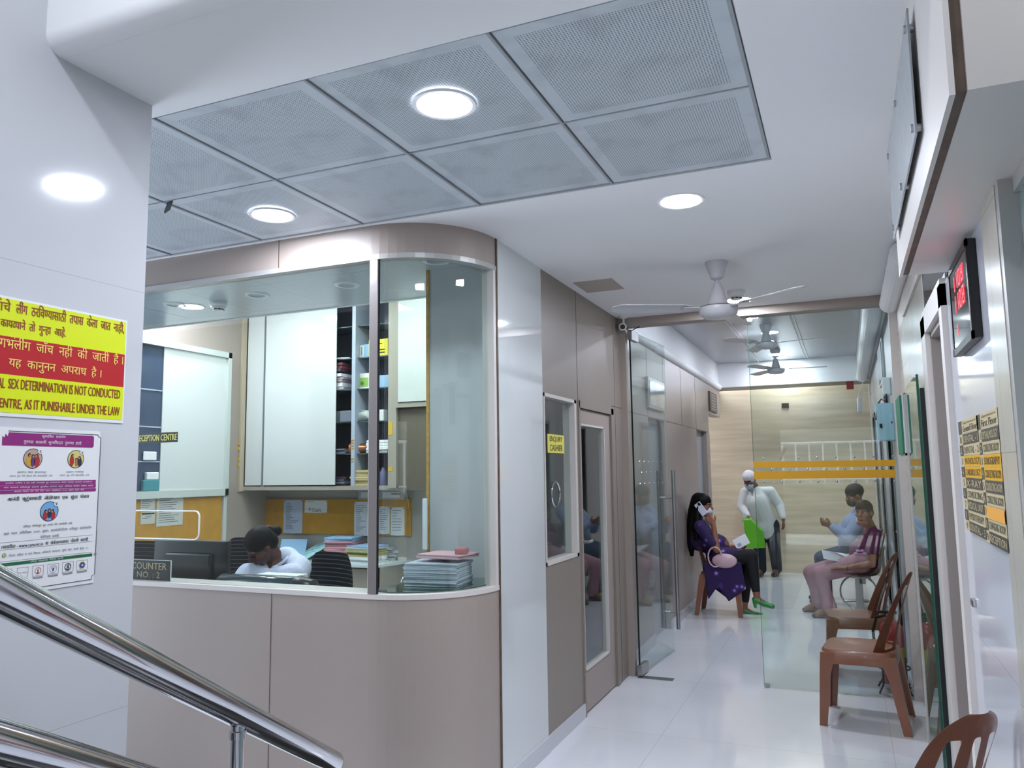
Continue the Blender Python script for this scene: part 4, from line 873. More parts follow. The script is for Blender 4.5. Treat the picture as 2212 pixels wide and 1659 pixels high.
# beige shell chair on a pedestal under the woman in magenta
MGY = 8.85
t = thing('shell_chair', 'beige plastic shell chair on a steel pedestal under the woman in magenta', 'chair', (0.06, MGY, 0))
bm = B(); prof = [(-0.22, 0.415), (-0.20, 0.43), (-0.1, 0.415), (0.05, 0.405), (0.15, 0.41), (0.2, 0.45), (0.215, 0.55), (0.235, 0.70), (0.26, 0.80), (0.275, 0.83)]; rows = []
for i, (x, z) in enumerate(prof):
    hw_ = 0.20 if i < 7 else 0.19-0.02*(i-7); rows.append([bm.verts.new((x-0.03*v*v*(1 if i > 4 else 0), hw_*v, z+0.025*v*v*(1 if i < 6 else 0))) for v in (-1, -0.6, 0, 0.6, 1)])
for a, b in zip(rows, rows[1:]):
    for k in range(4): bm.faces.new((a[k], a[k+1], b[k+1], b[k]))
bmesh.ops.solidify(bm, geom=bm.faces[:], thickness=0.01); o = mesh('shell', bm, mat('beige_shell', 'b0a493', 0.35), t, True); md = o.modifiers.new('s', 'SUBSURF'); md.levels = 1; md.render_levels = 1
mesh('pedestal', box(bx((-0.05, -0.035, 0.03), (0.02, 0.035, 0.40), 0.004), (-0.09, -0.05, 0.385), (0.10, 0.05, 0.405), 0.003), M_alu, t)
mesh('beam', bx((-0.01, -0.035, 0.33), (0.05, 0.30, 0.385), 0.004), M_alu, t)
b = B(); tube(b, [(-0.17*1.1, 0, 0.03), (0, 0, 0.045), (0.18, 0, 0.03)], 0.016, 10); tube(b, [(0, -0.2, 0.02), (0, 0, 0.04), (0, 0.2, 0.02)], 0.014, 10); mesh('foot', b, M_steelb, t, True)
b = B(); tube(b, [(0.02+0.18*math.cos(2*PI*i/32), 0.22+0.05, 0.19+0.18*math.sin(2*PI*i/32)) for i in range(33)], 0.010, 8, False)
o = mesh('chrome_hoop', b, M_steel, None, True); o.location = (0.02, MGY+0.1, 0); tag(o, 'chrome tube hoop standing behind the pedestal of the shell chair', 'wheel rim')
c5 = copy_tree(t); c5['label'] = 'beige plastic shell chair under the man in the light blue shirt'; c5.location = (0.06, 9.62, 0); c5['group'] = 'beige shell chairs'; t['group'] = 'beige shell chairs'

# fire extinguisher in a stand
t = thing('fire_extinguisher', 'red fire extinguisher behind the chairs and the glass, in a black stand', 'fire extinguisher', (0.215, 6.02, 0))
mesh('cylinder', lathe(B(), [(0, 0.06), (0.07, 0.062), (0.078, 0.08), (0.078, 0.38), (0.07, 0.43), (0.035, 0.465), (0, 0.47)], seg=28), mat('extinguisher_red', 'a8241e', 0.25, coat=0.5), t, True)
mesh('label_band', lathe(B(), [(0.0785, 0.17), (0.0787, 0.17), (0.0787, 0.30), (0.0785, 0.30)], seg=28), mat('label_yellow', 'c2a53a', 0.5), t, True)
mesh('valve', box(tube(B(), [(0, 0, 0.46), (0, 0, 0.51)], 0.018, 12), (-0.08, -0.01, 0.51), (0.04, 0.01, 0.53), 0.003), M_black, t)
mesh('hose', tube(B(), [(-0.03, -0.01, 0.50), (-0.09, -0.04, 0.49), (-0.115, -0.06, 0.40), (-0.11, -0.05, 0.28), (-0.10, -0.04, 0.16)], 0.010, 8), M_black, t, True)
o = tube(B(), [(0.10*math.cos(2*PI*i/24), 0.10*math.sin(2*PI*i/24), 0.16) for i in range(25)], 0.007, 6, False)
for k in range(4): a = k*PI/2+PI/4; c_, s_ = math.cos(a), math.sin(a); tube(o, [(0.10*c_, 0.10*s_, 0.24), (0.10*c_, 0.10*s_, 0.06), (0.14*c_, 0.14*s_, 0.004)], 0.007, 6)
for k in range(4): a = k*PI/2; tube(o, [(0, 0, 0.05), (0.095*math.cos(a), 0.095*math.sin(a), 0.055)], 0.006, 6)
mesh('stand', o, M_black, t)

# ================================================================ HANDRAIL
t = thing('stair_railing', 'polished steel stair handrail sloping down across the lower left corner', 'railing')
xr = -1.0; pa_ = EYE+_ray(0, 1276)*0.98; pb_ = EYE+_ray(637, 1603)*1.80; dd = (pb_-pa_).normalized()
p0 = pa_-dd*0.9; p1 = pb_+dd*0.27
RR = 0.0265
pts = [p0, pa_, pb_, p1, p1+dd*0.014, p1+dd*0.022, p1+dd*0.026]; mesh('handrail', tube(B(), pts, RR, 48, True, [RR, RR, RR, RR, RR*0.9, RR*0.6, RR*0.2]), M_steel, t, True)
ql = EYE+_ray(0, 1603)*0.98; l0 = ql-dd*0.6; l1 = ql+dd*0.9; mesh('lower_rail', tube(B(), [l0, ql, l1], RR, 40), M_steel, t, True)
pp = pa_+dd*((atx(513, 1540, -1.15)-pa_).dot(dd)); kk = min((abs((lambda c: 1106+FPX*c.dot(CX)/c.dot(CZ))(pa_+dd*(i*0.01)-EYE)-513), i) for i in range(150))[1]; pp = pa_+dd*(kk*0.01)-V((0, 0, RR*0.8))
for q in (pp, pp-dd*0.95): mesh('post', tube(B(), [(q.x, q.y, q.z), (q.x, q.y, 0.0)], 0.0135, 24), M_steel, t, True)
mesh('post_collar', tube(B(), [(pp.x, pp.y, pp.z-0.012), (pp.x, pp.y, pp.z-0.026)], 0.017, 24), M_steel, t, True)

# ================================================================ RECEPTION OFFICE
YF = 5.70
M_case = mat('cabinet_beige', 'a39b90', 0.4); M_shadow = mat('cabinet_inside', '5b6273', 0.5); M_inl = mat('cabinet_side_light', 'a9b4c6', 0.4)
ux0 = aty(510, 1050, YF).x; ux1 = aty(850, 1050, YF).x; uz0 = aty(700, 1050, YF).z
t = thing('wall_cabinet', 'long wall cabinet with white glass doors and open shelves', 'cabinet')
b = B(); box(b, (ux0, YF, uz0-0.035), (ux1+0.03, YO-0.003, uz0)); box(b, (ux0, YF-0.005, uz0-0.03), (ux0+0.05, YO, 3.15)); box(b, (ux1-0.05, YF-0.01, uz0-0.02), (ux1+0.03, YO, 3.15))
mesh('body', b, M_case, t)
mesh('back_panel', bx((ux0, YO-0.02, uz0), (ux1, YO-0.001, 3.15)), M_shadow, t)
dx0 = aty(527, 900, YF).x+0.02; dx1 = aty(567, 900, YF).x; dx2 = aty(726, 900, YF).x
mesh('door', bx((dx0, YF+0.01, uz0+0.01), (dx1, YF+0.018, 3.14)), M_wglass, t); mesh('door', bx((dx1+0.03, YF-0.008, uz0+0.01), (dx2, YF, 3.14)), M_wglass, t)
mesh('door_edge', bx((dx1, YF+0.002, uz0), (dx1+0.03, YF+0.02, 3.15)), mat('grey_profile', '6f7676', 0.4), t)
dv = aty(763, 900, YF).x; mesh('divider', bx((dv-0.018, YF-0.002, uz0), (dv+0.018, YO-0.02, 3.15)), M_inl, t)
SHZ = [aty(780, y, YF+0.02).z for y in (1050, 980, 911, 840, 772, 703)]
for i, z in enumerate(SHZ[1:]):
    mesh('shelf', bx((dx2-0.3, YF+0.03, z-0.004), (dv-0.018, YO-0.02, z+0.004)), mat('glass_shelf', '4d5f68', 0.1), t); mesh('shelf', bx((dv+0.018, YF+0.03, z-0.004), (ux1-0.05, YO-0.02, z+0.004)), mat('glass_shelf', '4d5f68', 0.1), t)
b = B()
for py in (951, 957, 963, 969, 991, 997): q = aty(761, py, YF-0.004); box(b, (dv-0.019, YF-0.004, q.z-0.006), (dv+0.012, YF-0.0025, q.z+0.006))
mesh('tape_marks', b, mat('tape_ochre', 'b98a2a', 0.6), t)
b = B()
for pa2, pb2 in ((912, 940), (1008, 1018)): za_, zb3 = aty(837, pa2, YF).z, aty(837, pb2, YF).z; box(b, (ux1-0.045, YF-0.013, zb3), (ux1-0.005, YF-0.0105, za_))
mesh('tape_strips', b, mat('tape_yellow', 'd5a91c', 0.6), t)
# short cabinet over the recess on the right
sx1 = -2.35; sz0 = aty(890, 868, YF-0.05).z
t = thing('corner_cabinet', 'short wall cabinet with one white glass door right of the steel mullion', 'cabinet')
b = B(); box(b, (ux1+0.032, YF-0.03, sz0-0.04), (sx1, YO-0.004, sz0)); box(b, (ux1+0.032, YF-0.03, sz0), (ux1+0.06, YO-0.004, 3.15)); mesh('body', b, M_case, t)
mesh('door', bx((ux1+0.065, YF-0.04, sz0+0.005), (sx1, YF-0.032, 3.14)), M_wglass, t)
mesh('side_panel', bx((ux1+0.035, YF+0.02, uz0-0.04), (ux1+0.30, YF+0.05, sz0-0.042)), mat('recess_shade', '6a6256', 0.4), t)  # beige panel coloured darker to stand in for the recess's shade
# items on the open shelves
def stack(name, label, cat, c, w_, d_, n, h, m, group=None, jit=0.01, mats=None, rz=0.0):
    """a loose stack of n sheets or folders: every layer a child"""
    t = thing(name, label, cat, c, rz, group); z = 0
    for i in range(n):
        hh = h*random.uniform(0.7, 1.3); o = mesh('folder' if name != 'paper_pile' else 'sheaf', bx((-w_/2, -d_/2, 0), (w_/2, d_/2, hh*0.9), min(0.002, hh*0.2)), (mats[i % len(mats)] if mats else m), t)
        o.location = (random.uniform(-jit, jit), random.uniform(-jit, jit), z); o.rotation_euler = (0, 0, random.uniform(-jit*4, jit*4)); z += hh
    return t
ymid = YF+0.17
def onshelf(px, i, y=YF+0.12): return V((aty(px, 900, y).x, y, SHZ[i]+0.004))
def parcel(name, label, cat, c, w_, d_, h, m, rz=0.0):
    o = mesh(name, bx((-w_/2, -d_/2, 0), (w_/2, d_/2, h), 0.006), m); o.location = c; o.rotation_euler = (0, 0, rz); return tag(o, label, cat)
M_kraft = mat('kraft_paper', 'b9aa7c', 0.7); M_yel = mat('bag_yellow', 'd6cb1f', 0.4); M_lb = mat('folder_blue', '8fb4d6', 0.5); M_pk = mat('folder_pink', 'cf9aa5', 0.6); M_pkd = mat('file_red', '9c4b55', 0.6)
t = parcel('yellow_bag', 'yellow plastic packet with black print on an open shelf right of the mullion', 'packet', onshelf(826, 4), 0.20, 0.15, 0.15, M_yel); s = Sign((-0.09, -0.076, 0.02), (1, 0, 0), (0, 0, 1)); s.rect('print', IK, 0.05, 0.085, 0.13, 0.093); s.rect('print', IK, 0.02, 0.03, 0.16, 0.04); s.rect('print', IK, 0.02, 0.005, 0.16, 0.015); s.build(t)
t = parcel('small_box', 'blue and white carton on the open shelf left of the steel mullion', 'box', onshelf(792, 4), 0.12, 0.1, 0.12, M_lb); s = Sign((-0.06, -0.051, 0.0), (1, 0, 0), (0, 0, 1)); s.rect('white_panel', M_white, 0.005, 0.01, 0.06, 0.11); s.rect('window_marks', IK, 0.015, 0.02, 0.022, 0.1, 0.0015); s.rect('window_marks', IK, 0.035, 0.02, 0.042, 0.1, 0.0015); s.build(t)
t = parcel('green_carton', 'white carton with a green print on the shelf left of the steel mullion', 'box', onshelf(792, 3), 0.13, 0.1, 0.14, M_white); s = Sign((-0.065, -0.051, 0.0), (1, 0, 0), (0, 0, 1)); s.rect('green_print', mat('print_green', '8fb45a', 0.5), 0.012, 0.02, 0.115, 0.10); s.disc('dark_print', mat('print_dark_green', '4f7a34', 0.5), 0.05, 0.05, 0.018, 0.0015); s.build(t)
t = parcel('blue_box', 'light blue carton on the shelf right of the steel mullion', 'box', onshelf(832, 3), 0.16, 0.12, 0.11, M_lb)
stack('book_stack', 'stack of pale books on the dark shelf beside the big white cabinet door', 'books', onshelf(738, 3), 0.16, 0.2, 5, 0.03, None, mats=[mat('book_grey', 'a49aa4', 0.6), M_paper, mat('book_mauve', '9a8790', 0.6)])
stack('file_heap', 'slumped dark red files lying on top of the pale books', 'files', onshelf(733, 3)+V((0, 0, 0.165)), 0.17, 0.2, 3, 0.028, None, jit=0.02, mats=[mat('file_dark', '4a3846', 0.6), M_pkd, mat('file_plum', '6a4250', 0.6)])
o = parcel('paper_roll', 'loose white papers sagging over the dark shelf near the top', 'papers', onshelf(738, 4), 0.2, 0.2, 0.012, M_paper, 0.3)
o = mesh('wicker_tray', lathe(B(), [(0.10, 0), (0.115, 0.10), (0.11, 0.10), (0.096, 0.004), (0, 0.004), (0, 0)], seg=24), mat('tray_grey', '6b767c', 0.4), None, True); o.location = onshelf(735, 2)+V((0, 0.02, 0)); tag(o, 'round grey tray on the dark shelf below the pale books', 'tray')
parcel('grey_box', 'grey blue box on the dark shelf in front of the tray', 'box', onshelf(748, 2, YF+0.06)+V((0.02, -0.02, 0)), 0.12, 0.04, 0.1, mat('box_grey', '6b7380', 0.5))
o = mesh('plastic_bag', None, None) if False else None
bm = B(); bmesh.ops.create_icosphere(bm, subdivisions=3, radius=1)
for v in bm.verts: k_ = 1+0.18*math.sin(7*v.co.x+3*v.co.z)*math.cos(6*v.co.y); v.co = V((v.co.x*0.12*k_, v.co.y*0.09*k_, (v.co.z+0.8)*0.055*k_))
for v in bm.verts: v.co.z = max(0, v.co.z)
o = mesh('plastic_bag', bm, mat('crumpled_plastic', 'a9b1ad', 0.3), None, True); o.location = onshelf(790, 2); tag(o, 'crumpled grey plastic bag of cables on the shelf left of the mullion', 'bag')
parcel('paper_cup', 'small white carton on the shelf right of the steel mullion', 'carton', onshelf(826, 2), 0.07, 0.07, 0.10, M_white)
t = thing('copper_flask', 'shiny copper flask lying on its side on an open shelf', 'flask', onshelf(780, 1)+V((0, -0.02, 0.045)))
mesh('body', lathe(B(), [(0, -0.09), (0.036, -0.09), (0.045, -0.08), (0.045, 0.12), (0.03, 0.15), (0.022, 0.18), (0, 0.18)], (0, 0, 0), 28, 'y'), mat('copper', 'b87a5c', 0.25, 0.7), t, True); t.rotation_euler = (0, 0, math.radians(-50)); mesh('base_ring', lathe(B(), [(0.02, -0.092), (0.032, -0.093), (0.034, -0.09)], (0, 0, 0), 24, 'y'), mat('copper_light', 'd09a7e', 0.4, 0.5), t, True)
stack('paper_stack', 'white papers stacked on the shelf right of the steel mullion', 'papers', onshelf(828, 1), 0.22, 0.2, 5, 0.022, M_paper)
stack('envelope_stack', 'cream envelopes stacked in the lowest bay left of the mullion', 'envelopes', V((aty(792, 900, YF+0.12).x, YF+0.12, uz0)), 0.18, 0.2, 7, 0.021, None, mats=[M_kraft, mat('envelope_cream', 'cfc493', 0.7)])
o = mesh('bottle', lathe(B(), [(0, 0), (0.032, 0), (0.032, 0.11), (0.015, 0.135), (0.015, 0.155), (0, 0.155)], seg=20), mat('bottle_violet', '5d5f83', 0.3), None, True); o.location = (aty(829, 900, YF+0.08).x, YF+0.08, uz0); tag(o, 'small violet bottle in the lowest bay right of the mullion', 'bottle')
parcel('dark_parcel', 'dark parcel in the lowest bay behind the violet bottle', 'parcel', V((aty(826, 900, YF+0.22).x, YF+0.22, uz0)), 0.24, 0.14, 0.14, mat('parcel_dark', '3d3644', 0.6))
stack('cloth_heap', 'dark folded papers in the lowest bay beside the big white door', 'papers', V((aty(740, 900, YF+0.15).x, YF+0.15, uz0)), 0.2, 0.2, 4, 0.022, None, mats=[mat('file_dark', '4a3846', 0.6), mat('papers_blue', '8796b5', 0.6), mat('papers_slate', '49505e', 0.6)])
stack('magazine_stack', 'thin grey magazines on the dark shelf second from the bottom', 'magazines', onshelf(740, 1), 0.2, 0.2, 3, 0.014, mat('papers_slate2', '6d7280', 0.6))
# pin boards
M_cork = mat('mustard_board', 'bd8a2c', 0.85, bump=0.3, bscale=200, var=0.08, vscale=12)
ba, bb = aty(565, 1078, YO-0.02), aty(887, 1158, YO-0.02)
t = thing('pin_board', 'long mustard pin board under the wall cabinet behind the receptionist', 'board')
mesh('felt', bx((ba.x, YO-0.02, bb.z), (bb.x, YO-0.001, ba.z)), M_cork, t)
def sheet(px0, py0, px1, py1, label, lines, m=M_paper, y=YO-0.021, hd_=True, group='papers pinned on the long mustard board'):
    a = aty(px0, py1, y); c = aty(px1, py0, y); s = Sign((a.x, y, a.z), (1, 0, 0), (0, 0, 1)); W_, H_ = c.x-a.x, c.z-a.z
    t = thing('pinned_paper', label, 'paper', (0, 0, 0), 0, group)
    mesh('sheet', prism(B(), [(0, 0.004), (W_*0.5, 0), (W_, 0.005), (W_, H_), (0, H_)], 0.0, 0.0015, s.P), m, t)
    s.disc('pin', mat('pin_dark', '3a2c20', 0.4), 0.008, H_-0.01, 0.005, 0.004); s.disc('pin', _M['pin_dark'], W_-0.008, H_-0.01, 0.005, 0.004)
    G2 = mat('print_grey', '4c5260', 0.7)
    for r_ in range(lines):
        v = H_*(0.9-0.8*r_/max(1, lines)); s.rect('printed_lines', G2, W_*0.12, v-0.0035, W_*random.uniform(0.35, 0.85), v, 0.0022)
    s.build(t); return t
sheet(612, 1080, 654, 1152, 'tall price list left of the landscape card on the mustard board', 17, mat('list_paper', 'b9c6dc', 0.7))
t = sheet(658, 1081, 707, 1108, 'landscape card with a handwritten note on the mustard board', 1)
s = Sign((aty(658, 1108, YO-0.021).x, YO-0.021, aty(658, 1108, YO-0.021).z), (1, 0, 0), (0, 0, 1)); s.disc('drawn_ring', IK, 0.06, 0.035, 0.012, 0.003, r0=0.008); s.text('handwriting', IK, 'DR 2 Leave From', 0.09, 0.01, 0.19, 0.045, 0.003); s.build(t)
sheet(765, 1084, 797, 1158, 'tall printed notice just left of the steel mullion', 14)
sheet(818, 1094, 842, 1154, 'curled white notice just right of the steel mullion', 11)
sheet(844, 1096, 874, 1157, 'curled white notice rightmost on the mustard board', 8)
t = thing('trunking', 'white wall trunking with switch outlets just under the wall cabinet', 'trunking')
ta, tb = aty(773, 1056, YO-0.03), aty(872, 1079, YO-0.03); mesh('cover', bx((ta.x, YO-0.03, tb.z), (tb.x, YO, ta.z), 0.003), mat('trunking_grey', 'a9b2b6', 0.4), t)
for q0, q1 in ((780, 800), (827, 864)): a_, c_ = aty(q0, 1063, YO-0.032), aty(q1, 1075, YO-0.032); mesh('socket', bx((a_.x, YO-0.036, c_.z), (c_.x, YO-0.03, a_.z), 0.002), M_white, t); 
a_ = aty(845, 1067, YO-0.04); mesh('slot', bx((a_.x, YO-0.038, a_.z-0.006), (a_.x+0.09, YO-0.035, a_.z+0.004)), M_ink, t)
# desk along the back wall
DY = 5.58; dz = 0.75; da, db = atz(648, 1210, dz), atz(885, 1210, dz)
t = thing('back_desk', 'white topped desk along the back wall under the mustard board', 'desk')
mesh('desktop', prism(B(), [(-5.1, DY), (-3.62, DY), (db.x+0.02, YO-0.04), (db.x+0.02, YO-0.003), (-5.1, YO-0.003)], dz-0.02, dz, lambda u, v, n: V((u, v, n))), mat('desk_white', 'cfdadd', 0.15), t)
mesh('front_panel', box(bx((-5.1, DY+0.06, 0.1), (-3.62, DY+0.08, dz-0.02)), (-3.64, DY+0.06, 0), (-3.60, YO-0.004, dz-0.02)), M_case, t)
mesh('drawer_unit', bx((-3.98, DY+0.04, 0.12), (-3.645, DY+0.06, dz-0.035), 0.003), M_case, t)
def ond(px, py, dy=0): p = atz(px, py, dz); return V((p.x, p.y+dy, dz))
pkm = [M_pk, mat('folder_rose', 'b98590', 0.6), M_paper]
stack('paper_pile', 'tall pile of pink folders on the back desk', 'folders', ond(735, 1212, 0.06), 0.26, 0.26, 13, 0.015, None, 'piles on the back desk', 0.012, [mat('papers_white2', 'c2c5c8', 0.7), mat('papers_white2', 'c2c5c8', 0.7), M_pk, mat('folder_rose', 'b98590', 0.6), M_pk, mat('folder_rose', 'b98590', 0.6), M_pk, M_pk, mat('folder_rose', 'b98590', 0.6), M_pk, M_pk, M_lb, M_lb], 0.2)
stack('paper_pile', 'pile of papers with yellow folders and a blue top left of the mullion', 'folders', ond(788, 1214, 0.03), 0.27, 0.24, 10, 0.014, None, 'piles on the back desk', 0.014, [M_paper, mat('papers_white2', 'c2c5c8', 0.7), M_paper, M_paper, mat('folder_lime', 'a9ab6a', 0.6), M_kraft, mat('folder_lime', 'a9ab6a', 0.6), M_paper, mat('papers_white2', 'c2c5c8', 0.7), M_lb], -0.15)
stack('paper_pile', 'pile of papers with frayed edges right of the mullion', 'papers', ond(828, 1208, 0.1), 0.24, 0.26, 8, 0.014, None, 'piles on the back desk', 0.025, [M_paper, mat('papers_white2', 'c2c5c8', 0.7)], 0.1)
stack('paper_pile', 'low pile of cream folders under the leaning blue forms', 'folders', ond(690, 1205, 0.16), 0.3, 0.22, 4, 0.02, None, 'piles on the back desk', 0.02, [M_pkd, M_kraft, M_yel, mat('folder_lime', 'a9ab6a', 0.6)], -0.3)
o = mesh('form_sheet', bx((-0.12, -0.16, 0), (0.12, 0.16, 0.004)), mat('form_aqua', 'a8dbe3', 0.6)); o.location = ond(682, 1206, 0.05)+V((0, -0.02, 0.09)); o.rotation_euler = (math.radians(28), 0, math.radians(-30)); tag(o, 'slanting pale turquoise form beside the receptionist', 'paper')
s = Sign((-0.12, -0.16, 0.004), (1, 0, 0), (0, 1, 0)); s.rect('form_lines', mat('form_ink', '3d6a86', 0.6), 0.03, 0.27, 0.21, 0.285); [s.rect('form_lines', _M['form_ink'], 0.03, 0.03+i*0.022, random.uniform(0.12, 0.2), 0.034+i*0.022) for i in range(10)]; s.build(o)
o = mesh('form_sheet', bx((-0.13, -0.005, 0), (0.13, 0.005, 0.17)), mat('form_blue', '9cc6ea', 0.6)); q_ = aty(630, 1195, 5.90); o.location = (q_.x, 5.90, dz+0.002); o.rotation_euler = (math.radians(-18), 0, math.radians(10)); tag(o, 'pale blue form propped up behind the receptionist', 'paper')
bm = B(); bmesh.ops.create_icosphere(bm, subdivisions=2, radius=1)
for v in bm.verts: k_ = 1+0.25*random.uniform(-1, 1); v.co = V((v.co.x*0.06*k_, v.co.y*0.04*k_, max(0, (v.co.z+0.9)*0.035*k_)))
o = mesh('crumpled_tissue', bm, M_paper); o.location = ond(826, 1212, -0.02); tag(o, 'crumpled white tissue at the desk edge right of the mullion', 'tissue')
# left side wall: framed sliding window over a second pin board
fa, fb = atx(308, 730, XO), atx(495, 765, XO); zt = 2.60; zbm = 1.39; ya_, yb_ = 4.25, 5.49
t = thing('side_cabinet', 'wide white framed cabinet with a frosted glass door on the left office wall', 'cabinet')
b = B(); 
for q in (((XO, ya_, zt-0.03), (XO+0.045, yb_, zt+0.02)), ((XO, yb_-0.04, 1.33), (XO+0.045, yb_, zt+0.02)), ((XO, ya_, zbm-0.06), (XO+0.045, yb_, zbm)), ((XO, ya_, 1.33), (XO+0.045, ya_+0.06, zt))): box(b, *q)
mesh('frame', b, mat('frame_white', 'c3cac6', 0.3), t); fy = atx(350, 900, XO+0.02).y
mesh('frosted_door', bx((XO+0.012, fy, zbm), (XO+0.02, yb_-0.04, zt-0.03)), M_wglass, t); mesh('dark_glass', bx((XO+0.004, ya_+0.06, zbm), (XO+0.008, fy+0.05, zt-0.03)), mat('cabinet_dark', '3b4a60', 0.1), t)
for i, z in enumerate((1.62, 1.9, 2.2)): mesh('shelf', bx((XO+0.009, ya_+0.06, z), (XO+0.014, fy, z+0.01)), M_inl, t)
b = B(); box(b, (XO, yb_-0.04, 0), (XO+0.03, yb_, 1.33)); struct('trim_22', b, _M['frame_white'])
parcel('teal_folders', 'turquoise folders low in the dark part of the side cabinet', 'folders', V((XO+0.03, fy-0.10, zbm)), 0.03, 0.16, 0.09, mat('folder_teal', '3f8c96', 0.5)); parcel('white_bundle', 'white bundle on top of the turquoise folders', 'bundle', V((XO+0.03, fy-0.09, zbm+0.09)), 0.03, 0.12, 0.06, M_paper)
parcel('label_card', 'white card on a shelf in the dark part of the side cabinet', 'card', V((XO+0.024, fy-0.11, 1.635)), 0.01, 0.13, 0.07, M_paper)
t = thing('pin_board', 'mustard pin board on the left office wall behind the dark monitor', 'board'); mesh('felt', bx((XO, ya_, 0.92), (XO+0.012, yb_-0.045, 1.325)), M_cork, t)
def sheet2(pxa, pya, pxb, pyb, label, n):
    a = atx(pxa, pyb, XO+0.014); c = atx(pxb, pya, XO+0.014); s = Sign((XO+0.014, a.y, a.z), (0, 1, 0), (0, 0, 1)); W_, H_ = c.y-a.y, c.z-a.z
    t = thing('pinned_paper', label, 'paper', (0, 0, 0), 0, 'papers pinned on the left office wall'); mesh('sheet', prism(B(), [(0, 0), (W_, 0), (W_, H_), (0, H_)], 0, 0.0015, s.P), mat('old_paper', 'c3c4bd', 0.7), t)
    for r_ in range(n): v = H_*(0.93-0.86*r_/n); s.rect('printed_lines', _M['print_grey'], W_*0.08, v-0.004, W_*random.uniform(0.5, 0.9), v, 0.002)
    return s, t, W_, H_
s, t, W_, H_ = sheet2(303, 1069, 335, 1102, 'printed price sheet on the upper left of the side pin board', 7); s.build(t)
s, t, W_, H_ = sheet2(303, 1105, 335, 1133, 'printed notice headed X-RAY low on the side pin board', 2); s.rect('black_bar', IK, W_*0.05, H_*0.8, W_*0.95, H_*0.92, 0.0026); s.text('lettering', IK, 'X-RAY', W_*0.3, H_*0.52, W_*0.75, H_*0.7, 0.0026); s.build(t)
s, t, W_, H_ = sheet2(337, 1070, 396, 1138, 'wide pale timetable sheet right of the notices on the side pin board', 12); s.build(t)
# conduit with cable clips beside the side cabinet
t = thing('conduit', 'beige vertical conduit with yellow cable ties in the corner left of the wall cabinet', 'conduit'); q = aty(521, 900, YF-0.03)
mesh('pipe', bx((q.x-0.03, YF-0.05, 1.36), (q.x+0.02, YF-0.0, 3.14)), mat('conduit_beige', 'b3a58f', 0.5), t)
b = B()
for py in (958, 970, 992, 1004): z = aty(519, py, YF-0.05).z; box(b, (q.x-0.035, YF-0.058, z-0.012), (q.x+0.012, YF-0.05, z+0.012))
mesh('cable_ties', b, _M['tape_yellow'], t)

# inner counter desk, monitor, printer, chairs
t = thing('counter_desk', 'inner worktop behind the reception counter', 'desk')
mesh('worktop', bx((-5.1, YC+0.16, 0.74), (-2.1, 3.62, 0.765)), M_case, t); mesh('side', bx((-2.13, YC+0.16, 0), (-2.1, 3.6, 0.74)), M_case, t)
mo = aty(412, 1170, 3.42)
t = thing('computer_monitor', 'black computer monitor seen from behind, next to the counter sign', 'monitor', (0, 0, 0))
x0_, x1_, z0_, z1_ = aty(333, 1170, 3.42).x, aty(491, 1170, 3.42).x, 0.86, aty(410, 1167, 3.42).z
mesh('screen_housing', bx((x0_, 3.42, z0_), (x1_, 3.455, z1_), 0.006), mat('monitor_black', '17181c', 0.18), t); mesh('rear_hump', bx((x0_+0.1, 3.40, z0_+0.05), (x1_-0.1, 3.42, z1_-0.07), 0.012), _M['monitor_black'], t)
mesh('stand', box(bx(((x0_+x1_)/2-0.03, 3.41, 0.77), ((x0_+x1_)/2+0.03, 3.44, z0_+0.1)), ((x0_+x1_)/2-0.12, 3.34, 0.765), ((x0_+x1_)/2+0.12, 3.52, 0.78), 0.003), M_black, t)
t = thing('printer', 'black glossy receipt printer lying along the counter before the receptionist', 'printer')
pa_, pb_ = aty(474, 1262, 3.30), aty(677, 1270, 3.30)
mesh('body', bx((pa_.x, 3.22, 0.765), (pb_.x, 3.42, 0.93), 0.02), mat('printer_black', '1d2428', 0.2), t, True)
bm = B(); tube(bm, [(pa_.x, 3.31, 0.918), (pa_.x+0.02, 3.31, 0.925), (pb_.x-0.12, 3.31, 0.925), (pb_.x-0.1, 3.31, 0.922)], 0.06, 24, True, [0.045, 0.06, 0.06, 0.05]); mesh('paper_cover', bm, mat('smoked_cover', '38464b', 0.12), t, True)
bm = B(); tube(bm, [(pb_.x-0.13, 3.31, 0.92), (pb_.x-0.10, 3.31, 0.925), (pb_.x-0.02, 3.31, 0.915), (pb_.x, 3.31, 0.905)], 0.06, 24, True, [0.055, 0.066, 0.06, 0.04]); mesh('end_cover', bm, M_black, t, True)
mesh('paper', bx((pa_.x+0.22, 3.33, 0.962), (pb_.x-0.13, 3.42, 0.985)), M_paper, t)
M_cf = mat('striped_fabric', '22262b', 0.85); nt = M_cf.node_tree; b_ = nt.nodes['Principled BSDF']; tc = nt.nodes.new('ShaderNodeTexCoord'); wv = nt.nodes.new('ShaderNodeTexWave'); wv.bands_direction = 'Z'; wv.inputs['Scale'].default_value = 11; wv.inputs['Distortion'].default_value = 0.3; cr = nt.nodes.new('ShaderNodeValToRGB'); cr.color_ramp.elements[0].position = 0.90; cr.color_ramp.elements[0].color = hexc('1d2126'); cr.color_ramp.elements[1].position = 0.96; cr.color_ramp.elements[1].color = hexc('767c84')
nt.links.new(tc.outputs['Object'], wv.inputs[0]); nt.links.new(wv.outputs[0], cr.inputs[0]); nt.links.new(cr.outputs[0], b_.inputs['Base Color'])
